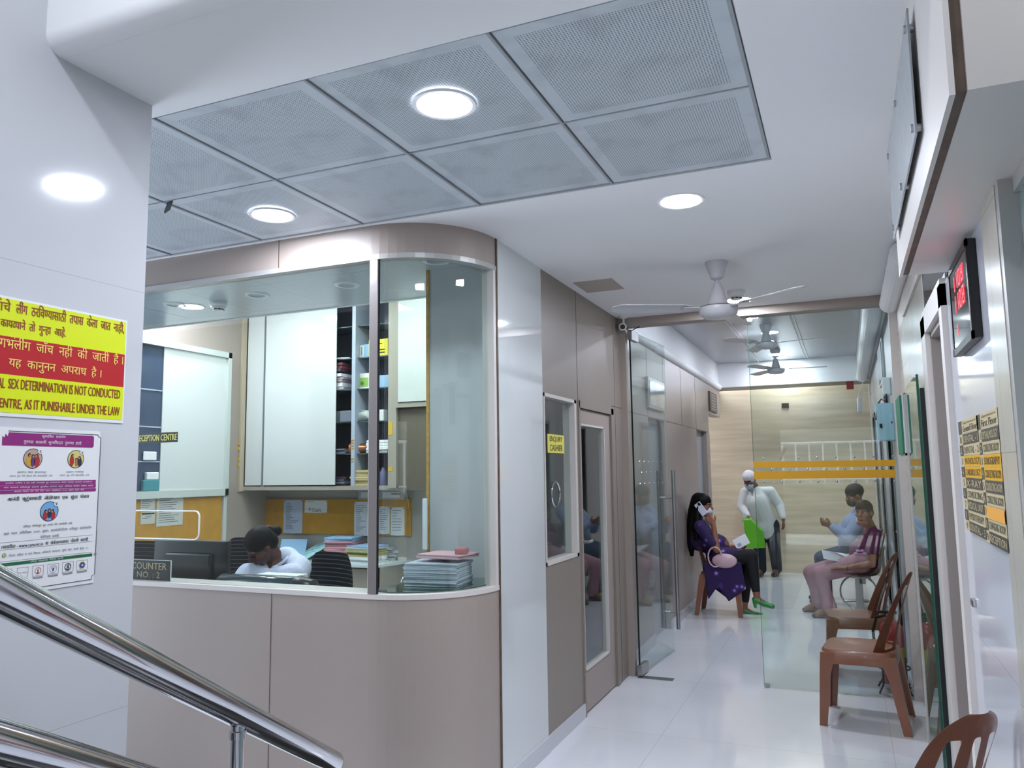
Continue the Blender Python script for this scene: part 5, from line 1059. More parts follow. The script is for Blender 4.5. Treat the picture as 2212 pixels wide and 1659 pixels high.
def office_chair(label, c, rz):
    """backrest faces local -y"""
    t = thing('office_chair', label, 'chair', c, rz, 'striped black office chairs')
    bm = B(); rows = []
    for j in range(9):
        v = j/8; hw_ = 0.225*(1-0.25*abs(2*v-1)**3); rows.append([bm.verts.new((hw_*u, 0.05*u*u*-1, 0.55+0.46*v)) for u in (-1, -0.7, -0.35, 0, 0.35, 0.7, 1)])
    for a, b in zip(rows, rows[1:]):
        for k in range(6): bm.faces.new((a[k], a[k+1], b[k+1], b[k]))
    bmesh.ops.solidify(bm, geom=bm.faces[:], thickness=0.05); o = mesh('backrest', bm, M_cf, t, True); md = o.modifiers.new('s', 'SUBSURF'); md.levels = 2; md.render_levels = 2
    mesh('seat', bx((-0.23, -0.46, 0.43), (0.23, -0.03, 0.50), 0.03), M_cf, t, True)
    mesh('back_bracket', bx((-0.03, -0.02, 0.44), (0.03, 0.06, 0.62)), M_black, t); mesh('gas_lift', tube(B(), [(0, -0.24, 0.08), (0, -0.24, 0.44)], 0.025, 12), M_black, t)
    for k in range(5): a = k*2*PI/5; l = mesh('leg', tube(B(), [(0, -0.24, 0.09), (0.27*math.cos(a), -0.24+0.27*math.sin(a), 0.06)], 0.018, 8), M_black, t); mesh('castor', lathe(B(), [(0, -0.02), (0.028, -0.02), (0.028, 0.02), (0, 0.02)], (0.27*math.cos(a), -0.24+0.27*math.sin(a), 0.03), 12, 'x'), M_black, l)
    return t
oc = office_chair('striped black office chair behind the receptionist, showing at her right shoulder', (-3.23, 4.50, -0.03), math.radians(-14))
ocx = aty(516, 1200, 4.55).x
def occ(label, c, rz): k = copy_tree(oc); k['label'] = label; k.location = c; k.rotation_euler = (0, 0, rz); return k
occ('striped black office chair between the monitor and the receptionist', (ocx-0.04, 4.75, 0.03), math.radians(8))
occ('striped black office chair at the far left behind the dark monitor', (aty(315, 1200, 4.3).x, 4.3, 0.03), math.radians(6))
t = thing('visitor_chair', 'black chair with a chrome arm beside the paper pile at the curved glass', 'chair', (-2.27, 4.0, 0)); mesh('backrest', bx((-0.02, -0.2, 0.55), (0.22, -0.14, 1.0), 0.03), M_cf, t, True); mesh('seat', bx((-0.2, -0.2, 0.42), (0.22, 0.2, 0.49), 0.03), M_cf, t, True)
mesh('chrome_arm', tube(B(), [(-0.05, -0.17, 0.0), (-0.05, -0.17, 0.88), (-0.03, -0.17, 0.92), (0.05, -0.16, 0.93)], 0.012, 12), M_steel, t, True); mesh('chrome_legs', tube(tube(tube(B(), [(-0.18, 0.18, 0), (-0.18, 0.18, 0.43)], 0.012, 10), [(0.2, 0.18, 0), (0.2, 0.18, 0.43)], 0.012, 10), [(0.2, -0.17, 0), (0.2, -0.17, 0.5)], 0.012, 10), M_steel, t, True)
# dark green glass corner shelf with the pile of files
t = thing('glass_corner_shelf', 'thick dark green glass shelf in the curved corner of the counter', 'shelf')
ar = [(p.x, p.y) for p in offs(ARC[4:], 0.05)]; poly = [aty(842, 1282, 3.09)]; poly = [(-2.05, 3.105)]+[(x, y) for x, y in ar if x > -2.0]+[(-1.63, 3.66), (-1.98, 3.62)]
mesh('glass_slab', prism(B(), poly, 0.955, 0.972, lambda u, v, n: V((u, v, n))), mat('slab_glass', '2f4c44', 0.06, coat=0.5), t); mesh('bracket', bx((-2.0, 3.3, 0.78), (-1.7, 3.6, 0.954)), M_case, t)
t = stack('paper_pile', 'tall pile of white files on the green glass corner shelf', 'files', V((-1.835, 3.38, 0.973)), 0.27, 0.21, 14, 0.0085, None, None, 0.006, [mat('file_white', 'cdd0da', 0.6), mat('file_white2', 'b9bdca', 0.6)], 0.12)
ztop = 0.973+14*0.0086
stack('paper_pile', 'pink folders lying on top of the white file pile at the curved glass', 'folders', V((-1.80, 3.41, ztop+0.004)), 0.24, 0.19, 2, 0.010, None, None, 0.004, [mat('folder_pale_pink', 'd7a9ae', 0.6)], -0.1)
parcel('pink_bundle', 'small stack of salmon pink slips at the right end of the file pile', 'slips', V((-1.72, 3.40, ztop+0.024)), 0.055, 0.09, 0.028, mat('slip_salmon', 'bb6f70', 0.6), 0.3)
o = parcel('curled_paper', 'white curled papers stuck behind the yellow edged divider', 'paper', V((pa.x-0.01, 3.69, 1.0)) if False else V((aty(918, 1150, 3.68).x, 3.68, 1.10)), 0.03, 0.006, 0.27, M_paper, 0)

# ================================================================ PEOPLE
M_skin = mat('skin_brown', '8a5a42', 0.5, bump=0.05); M_skin2 = mat('skin_dark_brown', '6b4030', 0.5); M_hair = mat('black_hair', '080706', 0.55, spec=0.15, bump=0.5, bscale=60, stretch=(1, 1, 0.15))
def capsule(bm, a, b, ra, rb, seg=16):
    a, b = V(a), V(b); d = (b-a); L = d.length; d = d.normalized() if L > 1e-6 else V((0, 0, 1)); u, w_ = frame_of(d); prof = []
    for i in range(5): q = -PI/2+i*PI/2/5; prof.append((ra*math.cos(q), ra*math.sin(q)))
    prof.append((ra, 0)); prof.append((rb, L))
    for i in range(1, 6): q = i*PI/2/5; prof.append((rb*math.cos(q), L+rb*math.sin(q)))
    rings = []
    for r, h in prof:
        if r < 1e-5: rings.append([bm.verts.new(a+d*h)])
        else: rings.append([bm.verts.new(a+d*h+u*r*math.cos(2*PI*k/seg)+w_*r*math.sin(2*PI*k/seg)) for k in range(seg)])
    for p, q in zip(rings, rings[1:]):
        for k in range(seg):
            k2 = (k+1) % seg
            if len(p) == 1: bm.faces.new((p[0], q[k], q[k2]))
            elif len(q) == 1: bm.faces.new((p[k2], p[k], q[0]))
            else: bm.faces.new((p[k2], p[k], q[k], q[k2]))
def ellip(bm, c, r, M3=None):
    g = bmesh.ops.create_uvsphere(bm, u_segments=20, v_segments=14, radius=1)
    for v in g['verts']: p = V((v.co.x*r[0], v.co.y*r[1], v.co.z*r[2])); v.co = (M3 @ p if M3 else p)+V(c)
def blob(name, bm, m, parent, vox=0.008, sm=3):
    me = bpy.data.meshes.new('b'); bmesh.ops.recalc_face_normals(bm, faces=bm.faces); bm.to_mesh(me); bm.free(); o = bpy.data.objects.new('b', me); COL.objects.link(o)
    r = o.modifiers.new('r', 'REMESH'); r.mode = 'VOXEL'; r.voxel_size = vox; s = o.modifiers.new('s', 'SMOOTH'); s.factor = 0.5; s.iterations = sm
    dg = bpy.context.evaluated_depsgraph_get(); dg.update(); m2 = bpy.data.meshes.new_from_object(o.evaluated_get(dg)); bpy.data.objects.remove(o)
    return mesh(name, m2, m, parent, 'all')
def chain(bm, pts): 
    for (a, ra), (b, rb) in zip(pts, pts[1:]): capsule(bm, a, b, ra, rb)
def basis(face, up=V((0, 0, 1))):
    """columns: right-hand side of the head, face direction, up"""
    f = V(face).normalized(); r = f.cross(up).normalized(); u = r.cross(f); return Matrix((r, f, u)).transposed()
def head(bm, c, face, s=1.0, up=V((0, 0, 1))):
    B3 = basis(face, up); P = lambda x, y, z: V(c)+B3 @ V((x*s, y*s, z*s))
    ellip(bm, P(0, -0.008, 0.025), (0.073*s, 0.090*s, 0.092*s), B3); ellip(bm, P(0, 0.022, -0.045), (0.056*s, 0.062*s, 0.068*s), B3)
    capsule(bm, P(0, 0.055, -0.095), P(0, 0.05, -0.09), 0.024*s, 0.026*s)
    chain(bm, [(P(0, 0.078, 0.012), 0.010*s), (P(0, 0.099, -0.024), 0.0145*s)])
    for q in (-1, 1):
        capsule(bm, P(q*0.012, 0.080, 0.020), P(q*0.045, 0.066, 0.022), 0.010*s, 0.010*s); ellip(bm, P(q*0.012, 0.090, -0.030), (0.010*s, 0.010*s, 0.008*s), B3)
        ellip(bm, P(q*0.043, 0.050, -0.025), (0.024*s, 0.026*s, 0.022*s), B3); ellip(bm, P(q*0.076, -0.008, -0.010), (0.010*s, 0.020*s, 0.030*s), B3)
    ellip(bm, P(0, 0.082, -0.058), (0.024*s, 0.012*s, 0.007*s), B3); ellip(bm, P(0, 0.080, -0.070), (0.020*s, 0.012*s, 0.007*s), B3)
    return P, B3
def eyes(parent, P, B3, s=1.0, closed=False):
    for q in (-1, 1):
        if closed:
            b = B(); capsule(b, P(q*0.018, 0.082, -0.003), P(q*0.045, 0.070, -0.003), 0.004*s, 0.003*s, 8); mesh('eyelashes', b, M_hair, parent, 'all'); b = B(); capsule(b, P(q*0.016, 0.088, 0.022), P(q*0.046, 0.074, 0.026), 0.0035*s, 0.0025*s, 8); mesh('eyebrow', b, M_hair, parent, 'all'); continue
        b = B(); ellip(b, P(q*0.031, 0.071, 0.001), (0.0135*s, 0.0088*s, 0.0068*s), B3); e = mesh('eye', b, mat('eye_white', '9c9088', 0.3), parent, 'all')
        b = B(); ellip(b, P(q*0.031, 0.0795, 0.001), (0.0065*s, 0.003*s, 0.0068*s), B3); mesh('iris', b, mat('iris_dark', '140d0a', 0.2), e, 'all')
        b = B(); capsule(b, P(q*0.016, 0.088, 0.022), P(q*0.046, 0.074, 0.026), 0.0035*s, 0.0025*s, 8); mesh('eyebrow', b, M_hair, parent, 'all')
    b = B(); capsule(b, P(-0.022, 0.090, -0.064), P(0.022, 0.090, -0.064), 0.0035*s, 0.0035*s, 8); ellip(b, P(0, 0.0925, -0.060), (0.020*s, 0.005*s, 0.005*s), B3); ellip(b, P(0, 0.091, -0.070), (0.018*s, 0.006*s, 0.0055*s), B3); mesh('lips', b, mat('lips', '7a3f38', 0.5), parent, 'all')
def hand(bm, wrist, d, nrm, side, curl=0.4, s=1.0, spread=0.0):
    """d: from wrist to knuckles; nrm: direction the palm faces; side=+1 puts the thumb at nrm x d"""
    w_, d, n = V(wrist), V(d).normalized(), V(nrm).normalized(); n = (n-d*n.dot(d)).normalized(); t = n.cross(d)*side
    k = w_+d*0.085*s
    for q in (-0.026, -0.009, 0.009, 0.026): capsule(bm, w_+d*0.012+t*q*0.7*s, k+t*q*1.05*s, 0.015*s, 0.0125*s, 10)
    for i, (q, L) in enumerate(((0.030, 0.068), (0.010, 0.076), (-0.010, 0.071), (-0.029, 0.056))):
        p = k+t*q*s; a1 = curl*0.7+0.05*i; a2 = curl*1.7+0.05*i; a3 = curl*2.4
        dirs = [(d*math.cos(a)+n*math.sin(a)+t*(spread*(q/0.03))) for a in (a1, a2, a3)]; fr_ = (0.45, 0.32, 0.23); rr = (0.0098, 0.0088, 0.0078, 0.0068)
        for j in range(3): p2 = p+dirs[j]*L*fr_[j]*s; capsule(bm, p, p2, rr[j]*s, rr[j+1]*s, 10); p = p2
    b0 = w_+d*0.025*s+t*0.026*s; b1 = b0+(d*0.55+t*0.75+n*0.35).normalized()*0.038*s; b2 = b1+(d*0.85+t*0.25+n*0.45).normalized()*0.030*s; chain(bm, [(b0, 0.015*s), (b1, 0.0115*s), (b2, 0.009*s)])
    return k

# ---- woman on the phone, sitting at the left wall -------------------------------------------
PY = 8.60
def P_(px, py, y=PY): return aty(px, py, y)
t = thing('person', 'long-haired woman in a purple flowered kurta phoning, seated at the left wall', 'person')
hd = P_(1519, 1092, 8.58); hip = V((-1.30, 8.62, 0.58)); neck = P_(1506, 1128, 8.62); shN = P_(1512, 1137, 8.45); shF = V((neck.x+0.02, 8.80, shN.z)); chest = P_(1510, 1165, 8.62)
elN = P_(1549, 1188, 8.40); wrN = P_(1541, 1133, 8.46); elF = P_(1548, 1180, 8.76); wrF = P_(1592, 1183, 8.62)
knN = P_(1622, 1200, 8.50); anN = P_(1634, 1283, 8.50); knF = P_(1616, 1206, 8.72); anF = P_(1608, 1308, 8.68)
bm = B(); Ph, B3 = head(bm, hd, V((0.98, -0.18, -0.08)), 1.02)
chain(bm, [(hd+V((-0.03, 0, -0.04)), 0.05), (neck, 0.052), (chest, 0.12), (hip+V((0, 0, 0.12)), 0.11), (hip, 0.13)])
for a, b, c in ((shN, elN, wrN), (shF, elF, wrF)): chain(bm, [(a, 0.05), (b, 0.036), (c, 0.026)])
for a, b, q in ((knN, anN, -0.09), (knF, anF, 0.09)): chain(bm, [(hip+V((0.03, q, -0.02)), 0.085), (a, 0.058), (b, 0.036)])
hand(bm, wrN, (Ph(0.085, -0.0, 0.0)-wrN), V((-0.1, 0.95, 0)), 1, 0.55); hand(bm, wrF, V((0.8, -0.25, 0.12)), V((0, -0.5, 0.8)), -1, 0.8)
for an, fd in ((anN, V((1, -0.1, -0.5))), (anF, V((1, -0.1, -0.25)))): fd.normalize(); chain(bm, [(an, 0.034), (an+V((0, 0, -0.045)), 0.030), (an+fd*0.12+V((0, 0, -0.05)), 0.022)])
blob('body', bm, M_skin, t, 0.006); eyes(t, Ph, B3, 1.02)
bm = B(); ellip(bm, Ph(0, -0.012, 0.044), (0.084, 0.098, 0.088), B3)
chain(bm, [(Ph(0, -0.05, 0.05), 0.085), (Ph(0, -0.09, -0.08), 0.075), (neck+V((-0.05, -0.04, -0.05)), 0.062), (neck+V((-0.065, -0.05, -0.20)), 0.05), (neck+V((-0.06, -0.06, -0.34)), 0.022)])
chain(bm, [(Ph(0.06, -0.01, 0.06), 0.032), (Ph(0.078, -0.03, -0.05), 0.028), (shN+V((-0.03, 0.03, 0.01)), 0.045), (shN+V((-0.05, 0.03, -0.12)), 0.03)]); blob('hair', bm, M_hair, t, 0.008)
M_kur = mat('purple_kurta', '2b1450', 0.8); nt = M_kur.node_tree; b_ = nt.nodes['Principled BSDF']; tc = nt.nodes.new('ShaderNodeTexCoord'); vo = nt.nodes.new('ShaderNodeTexVoronoi'); vo.inputs['Scale'].default_value = 11; cr = nt.nodes.new('ShaderNodeValToRGB'); cr.color_ramp.elements[0].position = 0.14; cr.color_ramp.elements[0].color = hexc('9d86c4'); cr.color_ramp.elements[1].position = 0.22; cr.color_ramp.elements[1].color = hexc('2c1552'); e_ = cr.color_ramp.elements.new(0.30); e_.color = hexc('4a2c7c'); e_ = cr.color_ramp.elements.new(0.34); e_.color = hexc('271048')
nt.links.new(tc.outputs['Object'], vo.inputs[0]); nt.links.new(vo.outputs[0], cr.inputs[0]); nt.links.new(cr.outputs[0], b_.inputs['Base Color'])
bm = B(); chain(bm, [(neck+V((0, 0, -0.03)), 0.062), (chest, 0.125), (hip+V((-0.01, 0, 0.12)), 0.118), (hip, 0.145)]); chain(bm, [(shN+V((0, 0.04, 0)), 0.066), (shF+V((0, -0.04, 0)), 0.066)])
chain(bm, [(shN, 0.064), (elN+(shN-elN)*0.25, 0.054)]); chain(bm, [(shF, 0.062), (elF+(shF-elF)*0.1, 0.044), (elF+(wrF-elF)*0.15, 0.042)])
chain(bm, [(hip+V((0.03, -0.09, 0)), 0.105), (knN+(hip-knN)*0.35+V((0, -0.01, 0)), 0.085)]); chain(bm, [(hip+V((0.03, 0.09, 0)), 0.105), (knF+(hip-knF)*0.3, 0.085)])
# the kurta's skirt hangs at the near side in two tails
def tail(bm, top, bot, th=0.012):
    a = [bm.verts.new(p) for p in top]+[bm.verts.new(p) for p in bot[::-1]]; n = V((0, 1, 0))*th
    b = [bm.verts.new(v.co+n) for v in a]; k = len(a); bm.faces.new(a); bm.faces.new(b[::-1])
    for i in range(k): bm.faces.new((a[i], b[i], b[(i+1) % k], a[(i+1) % k]))
yq = 8.39
tail(bm, [P_(1518, 1215, yq), P_(1556, 1225, yq)], [P_(1530, 1296, yq), P_(1553, 1262, yq)], 0.02)
tail(bm, [P_(1530, 1212, yq), P_(1600, 1215, yq)], [P_(1548, 1262, yq), P_(1574, 1300, yq), P_(1612, 1272, yq)], 0.02)
tail(bm, [P_(1520, 1222, 8.66), P_(1595, 1218, 8.66)], [P_(1530, 1262, 8.66), P_(1572, 1294, 8.66), P_(1600, 1268, 8.66)], 0.03)
blob('kurta', bm, M_kur, t, 0.009, 2)
bm = B()
for a, b, q in ((knN, anN, -0.09), (knF, anF, 0.09)): chain(bm, [(hip+V((0.03, q, -0.02)), 0.095), (a, 0.070), (b+(a-b)*0.12, 0.045)])
blob('leggings', bm, mat('black_leggings', '101014', 0.8), t, 0.009)
for an, rzv in ((anN, -0.45), (anF, -0.22)):
    fd = V((1, -0.12, rzv)).normalized(); bm = B(); hl = an+V((-0.012, 0, -0.055)); toe = an+fd*0.17+V((0, 0, -0.045))
    chain(bm, [(hl, 0.034), ((hl+toe)/2+V((0, 0, -0.01)), 0.030), (toe, 0.024)]); chain(bm, [(hl+V((-0.01, 0, -0.02)), 0.022), (hl+V((-0.005, 0, -0.075)), 0.016)])
    if an is anF: pass
    blob('shoe', bm, mat('green_shoe', '2e8a3c', 0.3), t, 0.006)
bm = B(); ellip(bm, Ph(0, 0.056, -0.055), (0.058, 0.052, 0.048), B3); blob('face_mask', bm, mat('mask_pale', 'c9ced6', 0.7), t, 0.006)
o = mesh('mobile_phone', bx((-0.004, -0.037, -0.075), (0.005, 0.037, 0.075), 0.004), mat('phone_white', 'd5d8e4', 0.3)); pc_ = Ph(0.094, 0.012, -0.03)
Mr = basis(V((-0.15, -1, 0.05)), V((-0.62, 0, 0.8))); o.matrix_world = Matrix.Translation(pc_) @ (Mr @ Matrix(((0, 1, 0), (1, 0, 0), (0, 0, 1)))).to_4x4(); tag(o, 'white mobile phone held at the ear of the woman in purple', 'phone')
mesh('camera_bump', bx((0.005, -0.030, 0.035), (0.0075, 0.0, 0.068), 0.002), M_black, o)
bm = B(); pg = P_(1552, 1207, 8.40); ellip(bm, pg+V((0.06, -0.0, -0.02)), (0.13, 0.05, 0.075)); t2 = thing('handbag', 'pale pink handbag on the lap of the woman on the phone', 'bag'); blob('bag_body', bm, mat('bag_pink', 'cbaab2', 0.35, bump=0.5, bscale=30), t2, 0.008)
pts = [pg+V((-0.03+0.07*math.cos(a), -0.03, 0.02+0.10*math.sin(a))) for a in [i*2*PI/20 for i in range(20)]]; mesh('strap', tube(B(), pts+[pts[0]], 0.008, 8), mat('bag_strap', 'c9a9ae', 0.4), t2, True)
o = mesh('paper_slip', bx((-0.075, -0.001, -0.055), (0.075, 0.001, 0.055)), M_paper); o.location = P_(1601, 1170, 8.54); o.rotation_euler = (math.radians(-20), math.radians(-28), 0.1); tag(o, 'white folded slip in the left hand of the woman on the phone', 'paper')
s = Sign((-0.06, -0.0012, -0.045), (1, 0, 0), (0, 0, 1)); s.rect('barcode', IK, 0.01, 0.0, 0.05, 0.03, 0.0008) if False else [s.rect('printed_lines', _M['print_grey'], 0.01+0.008*i, 0.005, 0.014+0.008*i, 0.04, 0.0008) for i in range(5)]; s.build(o)

# ---- elderly man standing by the marble wall ------------------------------------------------
MY = 11.7
def Q_(px, py, y=MY): return aty(px, py, y)
t = thing('person', 'man standing in a loose white shirt, white cap and mask, holding papers', 'person')
hd = Q_(1619, 1037, 11.55); neck = Q_(1630, 1052, 11.68); shL = Q_(1610, 1064); shR = Q_(1664, 1062, 11.75); chest = Q_(1636, 1085); hip = Q_(1652, 1135, 11.75)
elL = Q_(1602, 1094, 11.62); wrL = Q_(1615, 1116, 11.48); elR = Q_(1684, 1092, 11.75); wrR = Q_(1692, 1122, 11.6)
fl = Q_(1645, 1238); fl.z = 0; fr2 = V((fl.x+0.20, 11.82, 0)); s_ = 1.0
bm = B(); Ph, B3 = head(bm, hd, V((-0.35, -0.8, -0.5)), 1.0); chain(bm, [(hd, 0.055), (neck, 0.06), (chest, 0.13), (hip, 0.13)]); chain(bm, [(shL, 0.06), (shR, 0.06)])
for a, b, c in ((shL, elL, wrL), (shR, elR, wrR)): chain(bm, [(a, 0.055), (b, 0.042), (c, 0.028)])
for f_, q in ((fl, -0.09), (fr2, 0.09)): kn = V((f_.x*0.6+(hip.x+q)*0.4, f_.y-0.03, hip.z*0.52)); chain(bm, [(hip+V((q, 0, -0.02)), 0.09), (kn, 0.06), (f_+V((0, 0, 0.09)), 0.04), (f_+V((-0.03, -0.12, 0.04)), 0.034)])
hand(bm, wrL, V((0.3, -0.1, -0.9)), V((0.8, 0.5, 0)), 1, 0.5); hand(bm, wrR, V((0.1, -0.4, -0.8)), V((-0.9, 0, 0)), -1, 0.4); blob('body', bm, M_skin2, t, 0.009); eyes(t, Ph, B3)
bm = B(); chain(bm, [(neck+V((0, 0, -0.045)), 0.085), (chest, 0.165), (hip+V((0, 0, 0.08)), 0.165), (hip+V((0, 0, -0.03)), 0.17)]); chain(bm, [(shL, 0.075), (shR, 0.075)])
for a, b, c in ((shL, elL, wrL), (shR, elR, wrR)): chain(bm, [(a, 0.078), (b, 0.068), (c+(b-c)*0.12, 0.046)])
blob('shirt', bm, mat('white_shirt', 'cfd1cd', 0.8, bump=0.4, bscale=14), t, 0.011)
bm = B()
for f_, q in ((fl, -0.09), (fr2, 0.09)): kn = V((f_.x*0.6+(hip.x+q)*0.4, f_.y-0.03, hip.z*0.52)); chain(bm, [(hip+V((q, 0, 0)), 0.115), (kn, 0.085), (f_+V((0, 0, 0.10)), 0.072)])
blob('trousers', bm, mat('dark_trousers', '161c2c', 0.8), t, 0.011)
for f_ in (fl, fr2): bm = B(); chain(bm, [(f_+V((0, 0.03, 0.035)), 0.035), (f_+V((-0.04, -0.17, 0.03)), 0.030)]); blob('shoe', bm, M_black, t, 0.009)
bm = B(); ellip(bm, Ph(0, -0.008, 0.065), (0.088, 0.102, 0.072), B3); capsule(bm, Ph(0, -0.01, 0.03), Ph(0, -0.01, 0.06), 0.086, 0.086); blob('cap', bm, mat('white_cap', 'cbc8cc', 0.8), t, 0.009)
bm = B(); ellip(bm, Ph(0, 0.055, -0.060), (0.062, 0.055, 0.052), B3); blob('face_mask', bm, mat('mask_blue', '9fb3bd', 0.7), t, 0.008); bm = B(); ellip(bm, Ph(0, 0.045, -0.115), (0.05, 0.045, 0.045), B3); blob('beard', bm, mat('grey_beard', '8f8d8a', 0.9), t, 0.008)
bgp = Q_(1628, 1142, 11.36); t2 = thing('shopping_bag', 'bright green carrier bag hanging from the hand of the man in white', 'bag')
bm = B(); g_ = [Q_(1606, 1122, 11.36), Q_(1622, 1120, 11.36), Q_(1648, 1148, 11.36), Q_(1653, 1184, 11.36), Q_(1611, 1185, 11.36)]; tail(bm, [g_[0], g_[1]], [g_[4], g_[3], g_[2]], 0.09); blob('bag_body', bm, mat('bag_green', '5fb51a', 0.5, bump=0.5, bscale=12), t2, 0.010)
mesh('bag_handle', tube(B(), [Q_(1602, 1128, 11.38), Q_(1612, 1116, 11.42), Q_(1622, 1126, 11.38)], 0.006, 8), _M['bag_green'], t2, True)
bm = B(); g_ = [Q_(1602, 1106, 11.46), Q_(1614, 1112, 11.46), Q_(1640, 1152, 11.44), Q_(1612, 1134, 11.44)]; a = [bm.verts.new(p) for p in g_]; bm.faces.new(a); bmesh.ops.solidify(bm, geom=bm.faces[:], thickness=0.004); o = mesh('paper_sheets', bm, M_paper); tag(o, 'white papers hanging from the hand of the man in the white shirt', 'papers')

# ---- woman in magenta on the shell chair -----------------------------------------------------
t = thing('person', 'woman in a magenta blouse and pink trousers looking at the camera', 'person')
def R3(px, py, y=MGY): return aty(px, py, y)
hd = R3(1866, 1107, 8.70); neck = R3(1882, 1142, MGY); shN = R3(1889, 1156, 8.68); shF = V((shN.x-0.03, 9.02, shN.z)); chest = R3(1884, 1180); hip = V((0.08, MGY, 0.56))
elN = R3(1884, 1218, 8.60); wrN = R3(1828, 1227, 8.62); elF = R3(1862, 1215, 9.05); wrF = R3(1820, 1222, 8.95)
knN = R3(1772, 1240, 8.72); anN = R3(1792, 1306, 8.66); knF = R3(1752, 1237, 8.98); anF = V((R3(1770, 1300, 9.0).x, 8.98, 0.09)); anN.z = 0.09
bm = B(); Ph, B3 = head(bm, hd, V((-0.42, -0.9, 0.0)), 0.98); chain(bm, [(hd+V((0.015, 0.02, -0.05)), 0.05), (neck, 0.052), (chest, 0.10), (hip+V((0.02, 0, 0)), 0.12)]); chain(bm, [(shN, 0.055), (shF, 0.055)])
for a, b, c in ((shN, elN, wrN), (shF, elF, wrF)): chain(bm, [(a, 0.05), (b, 0.038), (c, 0.026)])
for a, b, q in ((knN, anN, -0.09), (knF, anF, 0.09)): chain(bm, [(hip+V((0, q, 0)), 0.09), (a, 0.062), (b, 0.036), (b+V((-0.13, -0.02, -0.055)), 0.028)])
hand(bm, wrN, V((-0.95, 0.1, 0.1)), V((0, 0.2, -1)), 1, 0.35); hand(bm, wrF, V((-0.95, -0.2, 0.05)), V((0, 0.1, -1)), -1, 0.35); blob('body', bm, M_skin, t, 0.006); eyes(t, Ph, B3, 0.98)
bm = B(); ellip(bm, Ph(0, -0.014, 0.044), (0.082, 0.098, 0.085), B3); ellip(bm, Ph(0, -0.05, 0.0), (0.076, 0.06, 0.08), B3); ellip(bm, Ph(0, -0.095, -0.03), (0.045, 0.045, 0.045), B3); blob('hair', bm, M_hair, t, 0.007)
M_mag = mat('magenta_blouse', '5e1046', 0.8, var=0.1, vscale=6)
bm = B(); chain(bm, [(neck+V((0, 0, -0.035)), 0.065), (chest, 0.118), (hip+V((0.01, 0, 0.10)), 0.120), (hip+V((0.02, 0, -0.0)), 0.14)]); chain(bm, [(shN, 0.072), (shF, 0.072)])
for a, b in ((shN, elN), (shF, elF)): chain(bm, [(a, 0.072), (a+(b-a)*0.55, 0.062)])
blob('blouse', bm, M_mag, t, 0.009)
b = B()
for k in range(6): a = k*PI/3; ellip(b, R3(1858+9*math.cos(a), 1196+7*math.sin(a), 8.70), (0.022, 0.008, 0.014))
mesh('flower_print', b, mat('flower_pink', 'caa0c4', 0.7), t, 'all')
bm = B()
for a, b, q in ((knN, anN, -0.09), (knF, anF, 0.09)): chain(bm, [(hip+V((0, q, -0.01)), 0.105), (a, 0.082), (a+(b-a)*0.5, 0.062), (b+(a-b)*0.06, 0.075)])
blob('trousers', bm, mat('pink_trousers', 'a57884', 0.75, bump=0.3, bscale=20), t, 0.009)
for an in (anN, anF): bm = B(); chain(bm, [(an+V((0.02, 0, -0.065)), 0.026), (an+V((-0.15, -0.02, -0.068)), 0.024)]); blob('sandal', bm, mat('sandal_brown', '4a3430', 0.5), t, 0.007)
bm = B(); ellip(bm, Ph(0, 0.045, -0.105), (0.060, 0.05, 0.030), B3); blob('chin_mask', bm, mat('mask_red', '8f3c38', 0.7), t, 0.006); mesh('mask_loop', tube(B(), [Ph(0.05, 0.06, -0.10), Ph(0.075, 0.02, -0.03), Ph(0.082, -0.005, 0.01)], 0.0025, 6), M_white, t)
b = B(); n = 20; c0 = wrN+V((0.012, 0, 0)); tube(b, [c0+V((0.004*math.sin(a), 0.031*math.cos(a), 0.031*math.sin(a))) for a in [i*2*PI/n for i in range(n+1)]], 0.004, 6, False); mesh('bangle', b, mat('bangle_red', '7a2a24', 0.3), t, True)
bm = B(); g_ = [R3(1775, 1188, 8.90), R3(1833, 1197, 8.90), R3(1838, 1218, 8.68), R3(1779, 1207, 8.68)]; a = [bm.verts.new(p) for p in g_]; bm.faces.new(a); bmesh.ops.solidify(bm, geom=bm.faces[:], thickness=0.006); o = mesh('paper_sheets', bm, M_paper); tag(o, 'white papers on the lap of the woman in magenta', 'papers')
bm = B(); ellip(bm, R3(1800, 1222, 8.8), (0.10, 0.06, 0.028)); t2 = tag(blob('dark_pouch', bm, M_black, None, 0.008), 'small black pouch under the papers on the lap of the woman in magenta', 'pouch')

# ---- man in light blue shirt behind her ------------------------------------------------------
BY = 9.62
def T_(px, py, y=BY): return aty(px, py, y)
t = thing('person', 'man in a light blue shirt and black cap bent over his phone', 'person')
hd = T_(1846, 1070, 9.58); neck = T_(1862, 1096); shN = T_(1868, 1112, 9.44); shF = V((shN.x-0.05, 9.84, shN.z)); chest = T_(1850, 1140); hip = V((0.05, BY, 0.57))
elN = T_(1832, 1160, 9.38); wrN = T_(1797, 1137, 9.46); elF = T_(1815, 1150, 9.86); wrF = T_(1795, 1136, 9.72); knN = T_(1778, 1208, 9.50); knF = T_(1775, 1206, 9.78)
bm = B(); Ph, B3 = head(bm, hd, V((-0.92, -0.25, -0.28)), 1.0); chain(bm, [(hd+V((0.02, 0, -0.05)), 0.052), (neck, 0.058), (chest, 0.13), (hip, 0.14)]); chain(bm, [(shN, 0.06), (shF, 0.06)])
for a, b, c in ((shN, elN, wrN), (shF, elF, wrF)): chain(bm, [(a, 0.058), (b, 0.045), (c, 0.03)])
